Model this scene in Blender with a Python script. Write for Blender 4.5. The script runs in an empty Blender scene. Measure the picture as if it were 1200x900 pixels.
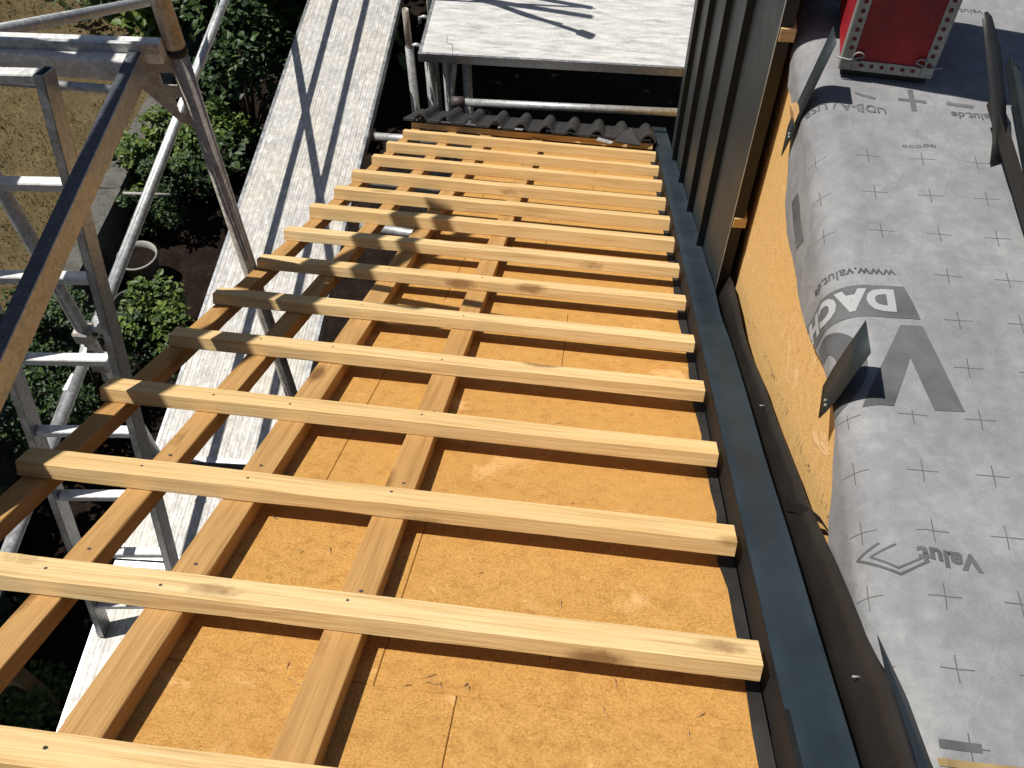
import bpy, bmesh, math, random
from mathutils import Vector, Matrix, noise
random.seed(7)
SC = bpy.context.scene
COL = SC.collection
R = math.radians

# ------------------------------------------------------------------ frames
# roof frame: u right along the battens, v down the slope (away), n out of the roof
RU = Vector((0.99964, -0.01308, -0.02338))
RV = Vector((0.0, 0.87250, -0.48862))
RN = RU.cross(RV)
MR = Matrix(((RU.x, RV.x, RN.x, 0), (RU.y, RV.y, RN.y, 0), (RU.z, RV.z, RN.z, 0), (0, 0, 0, 1)))
def roof(u, v, n=0.0):
    return RU * u + RV * v + RN * n

# ------------------------------------------------------------------ materials
MATS = {}
class NT:
    def __init__(s, name):
        s.m = bpy.data.materials.new(name); s.m.use_nodes = True
        s.t = s.m.node_tree; s.t.nodes.clear()
        s.out = s.n('ShaderNodeOutputMaterial'); s.b = s.n('ShaderNodeBsdfPrincipled')
        s.l(s.b.outputs[0], s.out.inputs[0]); MATS[name] = s.m
    def n(s, typ, **kw):
        nd = s.t.nodes.new(typ)
        for k, v in kw.items(): setattr(nd, k, v)
        return nd
    def l(s, a, b): s.t.links.new(a, b)
    def set(s, nd, **kw):
        for k, v in kw.items():
            nd.inputs[k.replace('_', ' ')].default_value = v
        return nd
    def coord(s, kind='Object', scale=(1, 1, 1), rnd=0.0):
        tc = s.n('ShaderNodeTexCoord'); mp = s.n('ShaderNodeMapping')
        mp.inputs['Scale'].default_value = scale
        if rnd:
            oi = s.n('ShaderNodeObjectInfo'); mu = s.n('ShaderNodeVectorMath', operation='SCALE')
            cx = s.n('ShaderNodeCombineXYZ')
            for i, f in enumerate((1.0, 7.3, 3.1)):
                mm = s.n('ShaderNodeMath', operation='MULTIPLY'); mm.inputs[1].default_value = f * rnd
                s.l(oi.outputs['Random'], mm.inputs[0]); s.l(mm.outputs[0], cx.inputs[i])
            ad = s.n('ShaderNodeVectorMath', operation='ADD')
            s.l(tc.outputs[kind], ad.inputs[0]); s.l(cx.outputs[0], ad.inputs[1]); s.l(ad.outputs[0], mp.inputs[0])
        else:
            s.l(tc.outputs[kind], mp.inputs[0])
        return mp.outputs[0]
    def noise(s, vec, scale, detail=4, rough=.55, dist=0.0):
        nd = s.n('ShaderNodeTexNoise'); nd.inputs['Scale'].default_value = scale
        nd.inputs['Detail'].default_value = detail; nd.inputs['Roughness'].default_value = rough
        nd.inputs['Distortion'].default_value = dist
        s.l(vec, nd.inputs['Vector']); return nd.outputs['Fac']
    def ramp(s, fac, stops):
        r = s.n('ShaderNodeValToRGB'); e = r.color_ramp.elements
        while len(e) < len(stops): e.new(.5)
        for x, (p, c) in zip(e, stops):
            x.position = p; x.color = (c[0], c[1], c[2], 1) if not isinstance(c, (int, float)) else (c, c, c, 1)
        s.l(fac, r.inputs[0]); return r.outputs[0]
    def mix(s, fac, a, b, mode='MIX'):
        m = s.n('ShaderNodeMix', data_type='RGBA', blend_type=mode)
        for sock, v in ((m.inputs[0], fac), (m.inputs[6], a), (m.inputs[7], b)):
            if isinstance(v, (int, float)): sock.default_value = v
            elif isinstance(v, tuple): sock.default_value = (v[0], v[1], v[2], 1)
            else: s.l(v, sock)
        return m.outputs[2]
    def math(s, op, a, b=None, clamp=False):
        m = s.n('ShaderNodeMath', operation=op); m.use_clamp = clamp
        for sock, v in ((m.inputs[0], a), (m.inputs[1], b)):
            if v is None: continue
            if isinstance(v, (int, float)): sock.default_value = v
            else: s.l(v, sock)
        return m.outputs[0]
    def bump(s, h, strength=.3, dist=.002):
        b = s.n('ShaderNodeBump'); b.inputs['Strength'].default_value = strength; b.inputs['Distance'].default_value = dist
        s.l(h, b.inputs['Height']); s.l(b.outputs[0], s.b.inputs['Normal'])
    def col(s, c):
        if isinstance(c, tuple): s.b.inputs['Base Color'].default_value = (*c, 1)
        else: s.l(c, s.b.inputs['Base Color'])
        return s
    def rough(s, r):
        if isinstance(r, (int, float)): s.b.inputs['Roughness'].default_value = r
        else: s.l(r, s.b.inputs['Roughness'])
        return s
    def metal(s, v): s.b.inputs['Metallic'].default_value = v; return s

def wood(name, light, mid, dark, knots=True, axis=0, tint=.5):
    t = NT(name)
    sc = [26, 26, 26]; sc[axis] = 1.1
    v = t.coord('Object', tuple(sc), 9.0)
    g1 = t.noise(v, 2.2, 5, .6, .6)
    sc2 = [150, 150, 150]; sc2[axis] = 3
    g2 = t.noise(t.coord('Object', tuple(sc2), 9.0), 2.0, 3, .6)
    base = t.ramp(g1, [(.33, dark), (.45, mid), (.60, light)])
    base = t.mix(t.ramp(g2, [(.35, .0), (.7, .55)]), base, mid, 'MULTIPLY') if False else t.mix(.42, base, t.ramp(g2, [(.32, dark), (.62, light)]))
    blot = t.noise(t.coord('Object', (2.2, 2.2, 2.2), 9.0), 2.0, 3, .5)
    base = t.mix(t.ramp(blot, [(.42, 0.0), (.75, .45)]), base, mid)
    if knots:
        ks = [9, 9, 9]; ks[axis] = 3.4
        kv = t.coord('Object', tuple(ks), 9.0)
        vo = t.n('ShaderNodeTexVoronoi'); vo.inputs['Scale'].default_value = 1.0; vo.inputs['Randomness'].default_value = 1
        t.l(kv, vo.inputs['Vector'])
        wob = t.noise(t.coord('Object', (60, 60, 60), 9.0), 1.0, 2)
        dd = t.math('ADD', vo.outputs['Distance'], t.math('MULTIPLY', t.math('SUBTRACT', wob, .5), .12))
        pick = t.math('GREATER_THAN', t.n('ShaderNodeSeparateColor').outputs[0], .5)
        sp = t.n('ShaderNodeSeparateColor'); t.l(vo.outputs['Color'], sp.inputs[0])
        pick = t.math('GREATER_THAN', sp.outputs[0], .40)
        k = t.math('MULTIPLY', t.ramp(dd, [(.10, 1.0), (.21, 0.0)]), pick)
        base = t.mix(t.math('MULTIPLY', k, .8), base, (dark[0] * .42, dark[1] * .33, dark[2] * .28))
    oi = t.n('ShaderNodeObjectInfo')
    base = t.mix(t.math('MULTIPLY', oi.outputs['Random'], tint), base, (mid[0] * .98, mid[1] * .88, mid[2] * .72))
    t.col(base).rough(.72); t.b.inputs['Specular IOR Level'].default_value = .25
    saw = [6, 6, 6]; saw[axis] = 240
    sw = t.noise(t.coord('Object', tuple(saw), 9.0), 1.0, 3, .65)
    t.bump(t.math('ADD', t.math('ADD', g1, t.math('MULTIPLY', g2, .9)), t.math('MULTIPLY', sw, .28)), .6, .0016)
    return t.m

wood('batten_wood', (.74, .565, .305), (.60, .415, .185), (.37, .215, .085))
wood('counter_batten_wood', (.50, .300, .118), (.40, .228, .080), (.26, .132, .040), axis=1)
wood('plank_wood', (.45, .30, .15), (.36, .22, .10), (.24, .14, .06))

def fibre(name, light, mid, dark, grain=230):
    t = NT(name)
    v = t.coord('Object', (1, 1, 1), 5.0)
    g = t.noise(v, grain, 4, .75)
    g2 = t.noise(v, 14, 4, .6)
    c = t.ramp(g, [(.30, dark), (.48, mid), (.70, light)])
    c = t.mix(t.ramp(g2, [(.35, .0), (.75, .45)]), c, mid)
    mm = t.noise(v, 34, 5, .75)
    c = t.mix(t.ramp(mm, [(.34, .45), (.50, 0.0)]), c, (dark[0] * 1.05, dark[1], dark[2]))
    c = t.mix(t.ramp(mm, [(.56, 0.0), (.72, .45)]), c, light)
    lg = t.noise(v, 2.3, 4, .65)
    c = t.mix(t.ramp(lg, [(.42, 0.0), (.72, .35)]), c, (light[0] * .80, light[1] * .74, light[2] * .66))
    sv = t.coord('Object', (1.0, 1.6, 1.0), 5.0)
    spk = t.noise(sv, 55, 3, .6, 1.5)
    c = t.mix(t.ramp(spk, [(.70, 0.0), (.76, .5)]), c, (dark[0] * .55, dark[1] * .45, dark[2] * .4))
    # crumbly lighter scuffs
    sc = t.noise(v, 6.5, 5, .7, .8)
    c = t.mix(t.ramp(sc, [(.60, 0.0), (.70, .7)]), c, (min(1, light[0] * 1.12), light[1] * 1.2, light[2] * 1.6))
    t.col(c).rough(.9); t.b.inputs['Specular IOR Level'].default_value = .1
    h = t.math('ADD', t.math('MULTIPLY', g, .6), t.math('ADD', t.math('MULTIPLY', t.ramp(sc, [(.6, 0.0), (.8, 1.0)]), 1.2), t.math('MULTIPLY', spk, -.22)))
    t.bump(h, .5, .004)
    return t.m
fibre('fibre_board', (.61, .355, .118), (.47, .252, .070), (.25, .115, .028), 235)
fibre('wall_fibre_board', (.76, .50, .22), (.66, .41, .155), (.42, .235, .07), 150)

def deckmat():
    t = NT('ribbed_deck')
    v = t.coord('Object')
    sep = t.n('ShaderNodeSeparateXYZ'); t.l(v, sep.inputs[0])
    w = t.math('SINE', t.math('MULTIPLY', sep.outputs[0], 2 * math.pi / .0165))
    w2 = t.math('SINE', t.math('MULTIPLY', sep.outputs[0], 2 * math.pi / .031))
    st = t.noise(t.coord('Object', (220, 2.5, 1), 3), 1.0, 3, .6)
    groove = t.math('MULTIPLY', t.ramp(t.math('ADD', t.math('MULTIPLY', w2, .5), .5), [(.72, 0.0), (.97, 1.0)]), t.ramp(st, [(.35, 1.0), (.75, .25)]))
    dirt = t.noise(t.coord('Object', (1, 1, 1), 3), 9, 6, .7)
    spk = t.noise(t.coord('Object', (1, .5, 1), 3), 110, 3, .7)
    c = t.ramp(dirt, [(.3, (.32, .315, .30)), (.5, (.45, .44, .42)), (.72, (.53, .51, .465))])
    c = t.mix(t.ramp(spk, [(.54, 0.0), (.68, .75)]), c, (.20, .18, .15))
    flk = t.noise(t.coord('Object', (1, .45, 1), 3), 42, 4, .7)
    c = t.mix(t.ramp(flk, [(.50, 0.0), (.66, .55)]), c, (.74, .72, .68))
    c = t.mix(t.ramp(flk, [(.34, .6), (.46, 0.0)]), c, (.30, .28, .25))
    stain = t.noise(t.coord('Object', (1, .6, 1), 3), 3.2, 4, .6)
    c = t.mix(t.ramp(stain, [(.52, 0.0), (.75, .35)]), c, (.52, .44, .28))
    c = t.mix(t.math('MULTIPLY', groove, .34), c, (.17, .16, .145))
    t.col(c).rough(.55).metal(.15)
    t.bump(t.math('ADD', t.math('MULTIPLY', w, .5), t.math('MULTIPLY', spk, -.6)), .35, .0025)
deckmat()

def ply():
    t = NT('worn_deck_plate')
    v = t.coord('Object', (1, 5, 1))
    a = t.noise(v, 5, 8, .72, .4); b = t.noise(t.coord('Object', (1, 2, 1)), 60, 3, .7)
    c = t.ramp(a, [(.32, (.25, .25, .245)), (.45, (.43, .43, .415)), (.60, (.58, .575, .56))])
    c = t.mix(t.ramp(b, [(.52, 0.0), (.68, .5)]), c, (.24, .23, .21))
    t.col(c).rough(.6).metal(.1); t.bump(b, .3, .002)
ply()

def steel(name, a, b, rough=.5, metal=.55, rust=0.0):
    t = NT(name)
    v = t.coord('Object', (1, 1, 1), 4)
    vo = t.n('ShaderNodeTexVoronoi'); vo.inputs['Scale'].default_value = 95; t.l(v, vo.inputs['Vector'])
    sp = t.n('ShaderNodeSeparateColor'); t.l(vo.outputs['Color'], sp.inputs[0])
    n = t.noise(v, 22, 6, .7)
    f = t.math('ADD', t.math('MULTIPLY', sp.outputs[0], .35), t.math('MULTIPLY', n, .75))
    c = t.ramp(f, [(.3, a), (.75, b)])
    n2 = t.noise(t.coord('Object', (1, 1, 1), 4), 7, 6, .7)
    c = t.mix(t.ramp(n2, [(.52, 0.0), (.72, rust)]), c, (.20, .12, .065))
    t.col(c).rough(t.ramp(n, [(.3, rough - .1), (.7, rough + .15)])).metal(metal)
    t.bump(n, .2, .001)
steel('galvanised_steel', (.30, .31, .31), (.52, .53, .53), .48, .6, .12)
steel('worn_galvanised_steel', (.26, .23, .20), (.46, .42, .37), .5, .3, .6)
steel('aluminium', (.36, .37, .38), (.54, .54, .54), .40, .92, .08)
steel('sunlit_aluminium', (.46, .46, .45), (.70, .69, .67), .5, .2, .1)  # aluminium of the sunlit parts, sunlight put into the paler colour
steel('grey_zinc_bead', (.20, .21, .20), (.30, .31, .30), .55, .3)

def paint(name, c, rough=.4, spec=.5, var=.25, dust=.06):
    t = NT(name)
    n = t.noise(t.coord('Object', (1, 1, 1), 3), 6, 5, .6); f = t.noise(t.coord('Object', (1, 1, 1), 3), 320, 2, .6)
    k = tuple(x * (1 - var) for x in c); h = tuple(x * (1 + var) for x in c)
    cc = t.ramp(n, [(.3, k), (.7, h)])
    cc = t.mix(t.ramp(f, [(.66, 0.0), (.74, .5)]), cc, tuple(x + dust for x in c))
    t.col(cc).rough(t.ramp(n, [(.3, rough - .06), (.7, rough + .1)])); t.b.inputs['Specular IOR Level'].default_value = spec
    t.bump(f, .08, .0006)
paint('anthracite_metal', (.016, .022, .025), .5, .3)
paint('anthracite_flashing', (.016, .025, .033), .52, .26)
paint('dark_flashing_edge', (.012, .0125, .013), .6, .2)
paint('brown_reflection_metal', (.017, .0145, .0125), .48, .35)  # dark sheet metal with the reflected timber put into its colour as brown
t_ = NT('navy_shade_scuffed'); v_ = t_.coord('Object', (1, 1, 1)); n_ = t_.noise(v_, 70, 5, .75)
t_.col(t_.ramp(n_, [(.35, (.020, .024, .034)), (.58, (.045, .052, .068)), (.70, (.16, .17, .19))])).rough(.55)  # scuffs over a navy that holds the shade of the hatch rail top
paint('bitumen', (.020, .019, .018), .6, .4, .5, .12)
paint('red_panel', (.25, .010, .016), .55, .3, .5, .16)
paint('bead_hole', (.10, .008, .012), .6, .3)
paint('black_rubber', (.012, .012, .013), .6, .3)
paint('tape_gold', (.27, .19, .085), .35, .5, .5)
paint('dark_wall', (.10, .095, .09), .9, .2)
paint('black_plastic', (.02, .02, .02), .45)
paint('pot_white', (.30, .29, .265), .6, .3)
paint('dark_nail', (.06, .05, .045), .5, .4)
paint('print_grey', (.098, .101, .104), .75, .1, .4, .07)
paint('print_pale', (.33, .335, .34), .75, .1, .1, .03)

def tile():
    t = NT('concrete_tile')
    v = t.coord('Object', (1, 1, 1), 4); n = t.noise(v, 160, 4, .7); b = t.noise(v, 10, 4)
    c = t.ramp(n, [(.3, (.010, .0095, .0095)), (.7, (.026, .025, .025))])
    c = t.mix(t.ramp(b, [(.5, 0.0), (.8, .3)]), c, (.044, .041, .038))
    t.col(c).rough(.75); t.bump(n, .4, .0015)
tile()

def membrane():
    t = NT('roofing_membrane')
    uv = t.n('ShaderNodeUVMap'); uv.uv_map = 'flat'
    v = uv.outputs[0]
    big = t.noise(v, 5, 5, .6); mid = t.noise(v, 26, 6, .72); fine = t.noise(v, 380, 2, .6)
    c = t.ramp(t.math('ADD', t.math('MULTIPLY', big, .5), t.math('MULTIPLY', mid, .5)), [(.36, (.150, .153, .160)), (.50, (.197, .200, .207)), (.60, (.246, .248, .252)), (.72, (.305, .306, .308))])
    c = t.mix(t.ramp(fine, [(.4, 0.0), (.8, .25)]), c, (.34, .34, .34))
    # printed registration crosses
    sp = t.n('ShaderNodeSeparateXYZ'); t.l(v, sp.inputs[0])
    wob = t.noise(v, 9, 2)
    X = t.math('ADD', sp.outputs[0], t.math('MULTIPLY', t.math('SUBTRACT', wob, .5), .008)); Y = sp.outputs[1]
    def cell(s, off, per):
        q = t.math('DIVIDE', t.math('SUBTRACT', s, off), per)
        return t.math('ABSOLUTE', t.math('MULTIPLY', t.math('SUBTRACT', q, t.math('ROUND', q)), per))
    dx = cell(X, .3485, .1175); dy = cell(Y, .0395, .1165)
    h = t.math('MULTIPLY', t.math('LESS_THAN', dx, .027), t.math('LESS_THAN', dy, .00105))
    w = t.math('MULTIPLY', t.math('LESS_THAN', dy, .0225), t.math('LESS_THAN', dx, .00095))
    cr = t.math('MAXIMUM', h, w)
    inbox = t.math('MULTIPLY', t.math('MULTIPLY', t.math('LESS_THAN', X, .425), t.math('GREATER_THAN', Y, .515)), t.math('LESS_THAN', Y, .88))
    inlogo = t.math('MULTIPLY', t.math('MULTIPLY', t.math('LESS_THAN', X, .42), t.math('GREATER_THAN', Y, .185)), t.math('LESS_THAN', Y, .225))
    off = t.math('GREATER_THAN', Y, 1.265)
    keep = t.math('SUBTRACT', 1.0, t.math('MAXIMUM', off, t.math('MAXIMUM', inbox, inlogo)), True)
    fade = t.ramp(mid, [(.3, .55), (.6, .9)])
    c = t.mix(t.math('MULTIPLY', t.math('MULTIPLY', cr, keep), fade), c, (.045, .046, .048))
    t.col(c).rough(.7); t.b.inputs['Specular IOR Level'].default_value = .25
    cn = t.noise(v, 3.3, 1.5, .5, .6)
    crease = t.ramp(t.math('ABSOLUTE', t.math('SUBTRACT', cn, .5)), [(.0, 1.0), (.018, .0)])
    cn2 = t.noise(v, 7.5, 1.0, .5, .9)
    crease2 = t.ramp(t.math('ABSOLUTE', t.math('SUBTRACT', cn2, .56)), [(.0, 1.0), (.014, .0)])
    hh = t.math('ADD', t.math('MULTIPLY', mid, .45), t.math('MULTIPLY', fine, .2))
    hh = t.math('ADD', hh, t.math('ADD', t.math('MULTIPLY', crease, .20), t.math('MULTIPLY', crease2, .10)))
    t.bump(hh, .38, .006)
membrane()

def leafmat(name, a, b, c):
    t = NT(name)
    g = t.n('ShaderNodeNewGeometry')
    col = t.ramp(g.outputs['Random Per Island'], [(0.0, a), (.55, b), (1.0, c)])
    t.col(col).rough(.5); t.b.inputs['Specular IOR Level'].default_value = .35
    tr = t.n('ShaderNodeBsdfTranslucent'); t.l(col, tr.inputs[0])
    mx = t.n('ShaderNodeMixShader'); mx.inputs[0].default_value = .22
    t.l(t.b.outputs[0], mx.inputs[1]); t.l(tr.outputs[0], mx.inputs[2]); t.l(mx.outputs[0], t.out.inputs[0])
leafmat('leaf_green', (.034, .064, .013), (.075, .130, .024), (.165, .215, .038))
leafmat('leaf_dark', (.014, .032, .011), (.030, .064, .017), (.062, .105, .024))
leafmat('leaf_yellow', (.07, .12, .015), (.14, .20, .02), (.22, .27, .03))
leafmat('needle', (.012, .032, .018), (.022, .052, .028), (.040, .075, .036))
leafmat('grass_blade', (.10, .085, .035), (.17, .14, .06), (.12, .12, .035))
paint('bark', (.07, .05, .035), .9, .1, .4)

def ground(name, a, b, c, s=6):
    t = NT(name); v = t.coord('Object')
    n = t.noise(v, s, 6, .7); f = t.noise(v, s * 9, 5, .75)
    k = t.ramp(t.math('ADD', t.math('MULTIPLY', n, .5), t.math('MULTIPLY', f, .5)), [(.35, a), (.52, b), (.68, c)])
    t.col(k).rough(.95); t.b.inputs['Specular IOR Level'].default_value = .1
    t.bump(f, .9, .03)
ground('garden_soil', (.008, .006, .005), (.018, .012, .009), (.060, .040, .028))
ground('dry_lawn', (.070, .058, .026), (.120, .090, .045), (.190, .140, .075), 3)
ground('mossy_concrete', (.07, .07, .058), (.17, .165, .145), (.26, .25, .22), 9)

# ------------------------------------------------------------------ mesh helpers
class MB:
    def __init__(s): s.bm = bmesh.new()
    def hexa(s, p):           # 8 points: bottom 4 ccw, top 4 ccw
        v = [s.bm.verts.new(q) for q in p]
        for f in ((3, 2, 1, 0), (4, 5, 6, 7), (0, 1, 5, 4), (1, 2, 6, 5), (2, 3, 7, 6), (3, 0, 4, 7)):
            s.bm.faces.new([v[i] for i in f])
        return s
    def box(s, x0, x1, y0, y1, z0, z1):
        return s.hexa([(x0, y0, z0), (x1, y0, z0), (x1, y1, z0), (x0, y1, z0), (x0, y0, z1), (x1, y0, z1), (x1, y1, z1), (x0, y1, z1)])
    def beam(s, a, b, w, h, up=(0, 0, 1), top=True):   # box from a to b, width w across, height h below/around
        a, b = Vector(a), Vector(b); d = (b - a).normalized(); sd = d.cross(Vector(up)).normalized(); u = sd.cross(d)
        hw = sd * w / 2; lo = -u * h if top else -u * h / 2; hi = u * 0 if top else u * h / 2
        return s.hexa([a - hw + lo, a + hw + lo, b + hw + lo, b - hw + lo, a - hw + hi, a + hw + hi, b + hw + hi, b - hw + hi])
    def tube(s, a, b, r, seg=16, r2=None, cap=True, hollow=0.0):
        a, b = Vector(a), Vector(b); d = (b - a).normalized(); r2 = r if r2 is None else r2
        x = d.orthogonal().normalized(); y = d.cross(x); rings = []
        for c, rr in ((a, r), (b, r2)):
            rings.append([s.bm.verts.new(c + (x * math.cos(2 * math.pi * i / seg) + y * math.sin(2 * math.pi * i / seg)) * rr) for i in range(seg)])
        for i in range(seg):
            f = s.bm.faces.new((rings[0][i], rings[0][(i + 1) % seg], rings[1][(i + 1) % seg], rings[1][i])); f.smooth = True
        if hollow:
            inn = [[s.bm.verts.new(c + (x * math.cos(2 * math.pi * i / seg) + y * math.sin(2 * math.pi * i / seg)) * hollow) for i in range(seg)] for c in (a, b)]
            for i in range(seg):
                j = (i + 1) % seg
                s.bm.faces.new((inn[1][i], inn[1][j], inn[0][j], inn[0][i])).smooth = True
                s.bm.faces.new((rings[1][i], rings[1][j], inn[1][j], inn[1][i])); s.bm.faces.new((rings[0][j], rings[0][i], inn[0][i], inn[0][j]))
        elif cap:
            s.bm.faces.new(rings[0][::-1]); s.bm.faces.new(rings[1])
        return s
    def path(s, pts, r, seg=10):
        pts = [Vector(p) for p in pts]; rings = []
        x = None
        for i, p in enumerate(pts):
            d = (pts[min(i + 1, len(pts) - 1)] - pts[max(i - 1, 0)]).normalized()
            x = (x - d * x.dot(d)).normalized() if x is not None else d.orthogonal().normalized(); y = d.cross(x)
            rr = r[i] if isinstance(r, (list, tuple)) else r
            rings.append([s.bm.verts.new(p + (x * math.cos(2 * math.pi * k / seg) + y * math.sin(2 * math.pi * k / seg)) * rr) for k in range(seg)])
        for a, b in zip(rings, rings[1:]):
            for k in range(seg):
                s.bm.faces.new((a[k], a[(k + 1) % seg], b[(k + 1) % seg], b[k])).smooth = True
        s.bm.faces.new(rings[0][::-1]); s.bm.faces.new(rings[-1])
        return s
    def poly(s, pts): s.bm.faces.new([s.bm.verts.new(p) for p in pts]); return s
    def slab(s, pts, off):   # extruded polygon
        off = Vector(off); a = [s.bm.verts.new(p) for p in pts]; b = [s.bm.verts.new(Vector(p) + off) for p in pts]; n = len(pts)
        s.bm.faces.new(a[::-1]); s.bm.faces.new(b)
        for i in range(n): s.bm.faces.new((a[i], a[(i + 1) % n], b[(i + 1) % n], b[i]))
        return s
    def build(s, name, mat, parent=None, bevel=0.0, M=None, recalc=True):
        if bevel:
            bmesh.ops.bevel(s.bm, geom=[e for e in s.bm.edges], offset=bevel, segments=1, affect='EDGES', clamp_overlap=True)
        if recalc: bmesh.ops.recalc_face_normals(s.bm, faces=s.bm.faces)
        me = bpy.data.meshes.new(name); s.bm.to_mesh(me); s.bm.free()
        me.materials.append(MATS[mat])
        o = bpy.data.objects.new(name, me); COL.objects.link(o)
        if parent: o.parent = parent
        elif M is not None: o.matrix_world = M
        return o
def tag(o, label, cat, group=None):
    o['label'] = label; o['category'] = cat
    if group: o['group'] = group
    return o
def thing(name, label, cat, M=None, group=None):
    o = bpy.data.objects.new(name, None); o.empty_display_size = .05; COL.objects.link(o)
    if M is not None: o.matrix_world = M
    return tag(o, label, cat, group)
def struct(o, kind='structure'): o['kind'] = kind; return o
def T(x, y, z): return Matrix.Translation((x, y, z))
def dup(root, M, label):
    r = root.copy(); COL.objects.link(r); r.matrix_world = M; r['label'] = label
    for ch in list(root.children):
        c = ch.copy(); COL.objects.link(c); c.parent = r
    return r

# ================================================================== ROOF
HC, HB, WB = .040, .0335, .0595
SP = .335
DV = [-.03, -.006, -.001, .007, .008, -.002, .008, .006, .005, -.016, -.025, -.009, -.001, .026, .022]
CBU = [(-1.328, -1.2785), (-1.116, -1.0635), (-.925, -.8605), (-.628, -.5655)]
UR = .0655
ORD = ['first', 'second', 'third', 'fourth', 'fifth', 'sixth', 'seventh', 'eighth', 'ninth', 'tenth', 'eleventh', 'twelfth', 'thirteenth', 'fourteenth']
LEFT = [-1.62, -1.60, -1.336, -1.338, -1.322, -1.331, -1.318, -1.335, -1.332, -1.32, -1.328, -1.318, -1.322, -1.31, -1.33]
BL = {0: 'pale roof batten crossing the bottom left corner of the photo, nearest of all',
      1: 'pale roof batten with a big round knot, second from the photo bottom',
      2: 'pale roof batten with a sharp sawn left end, third from the photo bottom',
      3: 'roof batten with two shadow stripes near its left end, fourth from the bottom',
      4: 'roof batten shaded for its first quarter, fifth from the photo bottom',
      5: 'roof batten with a splintered shaded left end, sixth from the photo bottom',
      6: 'roof batten starting at the steel scaffold post, left third in shade',
      7: 'roof batten just beyond the one touching the scaffold post',
      8: 'roof batten third beyond the scaffold post, crossed by two shadow bars',
      9: 'thin looking roof batten sixth before the tiles',
      10: 'roof batten fifth counted back from the dark roof tiles, not counting the hidden one',
      11: 'sunlit roof batten third counted back from the dark roof tiles',
      12: 'sunlit roof batten second counted back from the dark roof tiles',
      13: 'sunlit roof batten right in front of the dark roof tiles',
      14: 'roof batten under the front ends of the dark roof tiles'}
BL[9] = 'sunlit roof batten fifth counted back from the dark roof tiles'
BL[10] = 'sunlit roof batten fourth counted back from the dark roof tiles'
nail_src = None
def batten_mesh(length, w, h, ax, seed):
    """sawn timber: long box with slight waviness; origin at bottom near-left corner"""
    rnd = random.Random(seed); bm = bmesh.new(); n = 110; rings = []
    ch = .0016
    for i in range(n + 1):
        t = length * i / n
        dx = .0012 * noise.noise(Vector((t * 3 + seed * 9.1, 0, 0))); dz = .0012 * noise.noise(Vector((t * 2.3, seed * 5.7, 0)))
        ch = .0014 + .0045 * max(0.0, noise.noise(Vector((t * 4.1, seed * 3.3, 2))) - .12) + .0007 * noise.noise(Vector((t * 40, seed, 5)))
        prof = [(ch, 0), (w - ch, 0), (w, ch), (w, h - ch), (w - ch, h), (ch, h), (0, h - ch), (0, ch)]
        rings.append([bm.verts.new((t, a + dx, b + dz * (b > h / 2)) if ax == 0 else (a + dx, t, b + dz * (b > h / 2))) for a, b in prof])
    for a, b in zip(rings, rings[1:]):
        for k in range(8): bm.faces.new((a[k], a[(k + 1) % 8], b[(k + 1) % 8], b[k]))
    bm.faces.new(rings[0]); bm.faces.new(rings[-1][::-1])
    bmesh.ops.recalc_face_normals(bm, faces=bm.faces)
    me = bpy.data.meshes.new('timber'); bm.to_mesh(me); bm.free(); return me
def nail(parent, p, r=.0030):
    return MB().tube((p[0], p[1], p[2] - .003), (p[0], p[1], p[2] + .0008), r, 8).build('nail', 'dark_nail', parent)
for k in range(15):
    v0 = (k - 1) * SP + DV[k] - (.028 if 8 <= k <= 13 else 0)
    hb = .0465 if 8 <= k <= 13 else (.037 if k == 7 else HB)
    o = bpy.data.objects.new('roof_batten', batten_mesh(UR - LEFT[k], WB, hb, 0, k)); COL.objects.link(o)
    o.data.materials.append(MATS['batten_wood'])
    tilt = random.uniform(-.0012, .0012)
    o.matrix_world = MR @ T(LEFT[k], v0, HC) @ Matrix.Rotation(tilt, 4, 'Z')
    tag(o, BL[k], 'batten', 'light battens across the roof')
    if k < 7:
        for j, (a, b) in enumerate(CBU[1:]):
            nail(o, ((a + b) / 2 - LEFT[k] + random.uniform(-.012, .012), WB * random.uniform(.3, .7), HB))
CL = ['outermost orange counter batten running under the batten ends at the roof verge',
      'second orange counter batten from the left, over the white walkway gap',
      'orange counter batten along the left edge of the fibre boards',
      'orange counter batten lying across the middle of the fibre boards']
for j, (a, b) in enumerate(CBU):
    v0, v1 = -1.0, 4.72
    o = bpy.data.objects.new('counter_batten', batten_mesh(v1 - v0, b - a, HC - .0006, 1, 40 + j)); COL.objects.link(o)
    o.data.materials.append(MATS['counter_batten_wood'])
    o.matrix_world = MR @ T(a, v0, 0); tag(o, CL[j], 'counter batten', 'counter battens running down the roof')
    for vv in (.12, .46, .79):
        if j >= 1: nail(o, ((b - a) * .5 + random.uniform(-.01, .01), vv - v0 + random.uniform(-.02, .02), HC - .0006), .0038)

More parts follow.
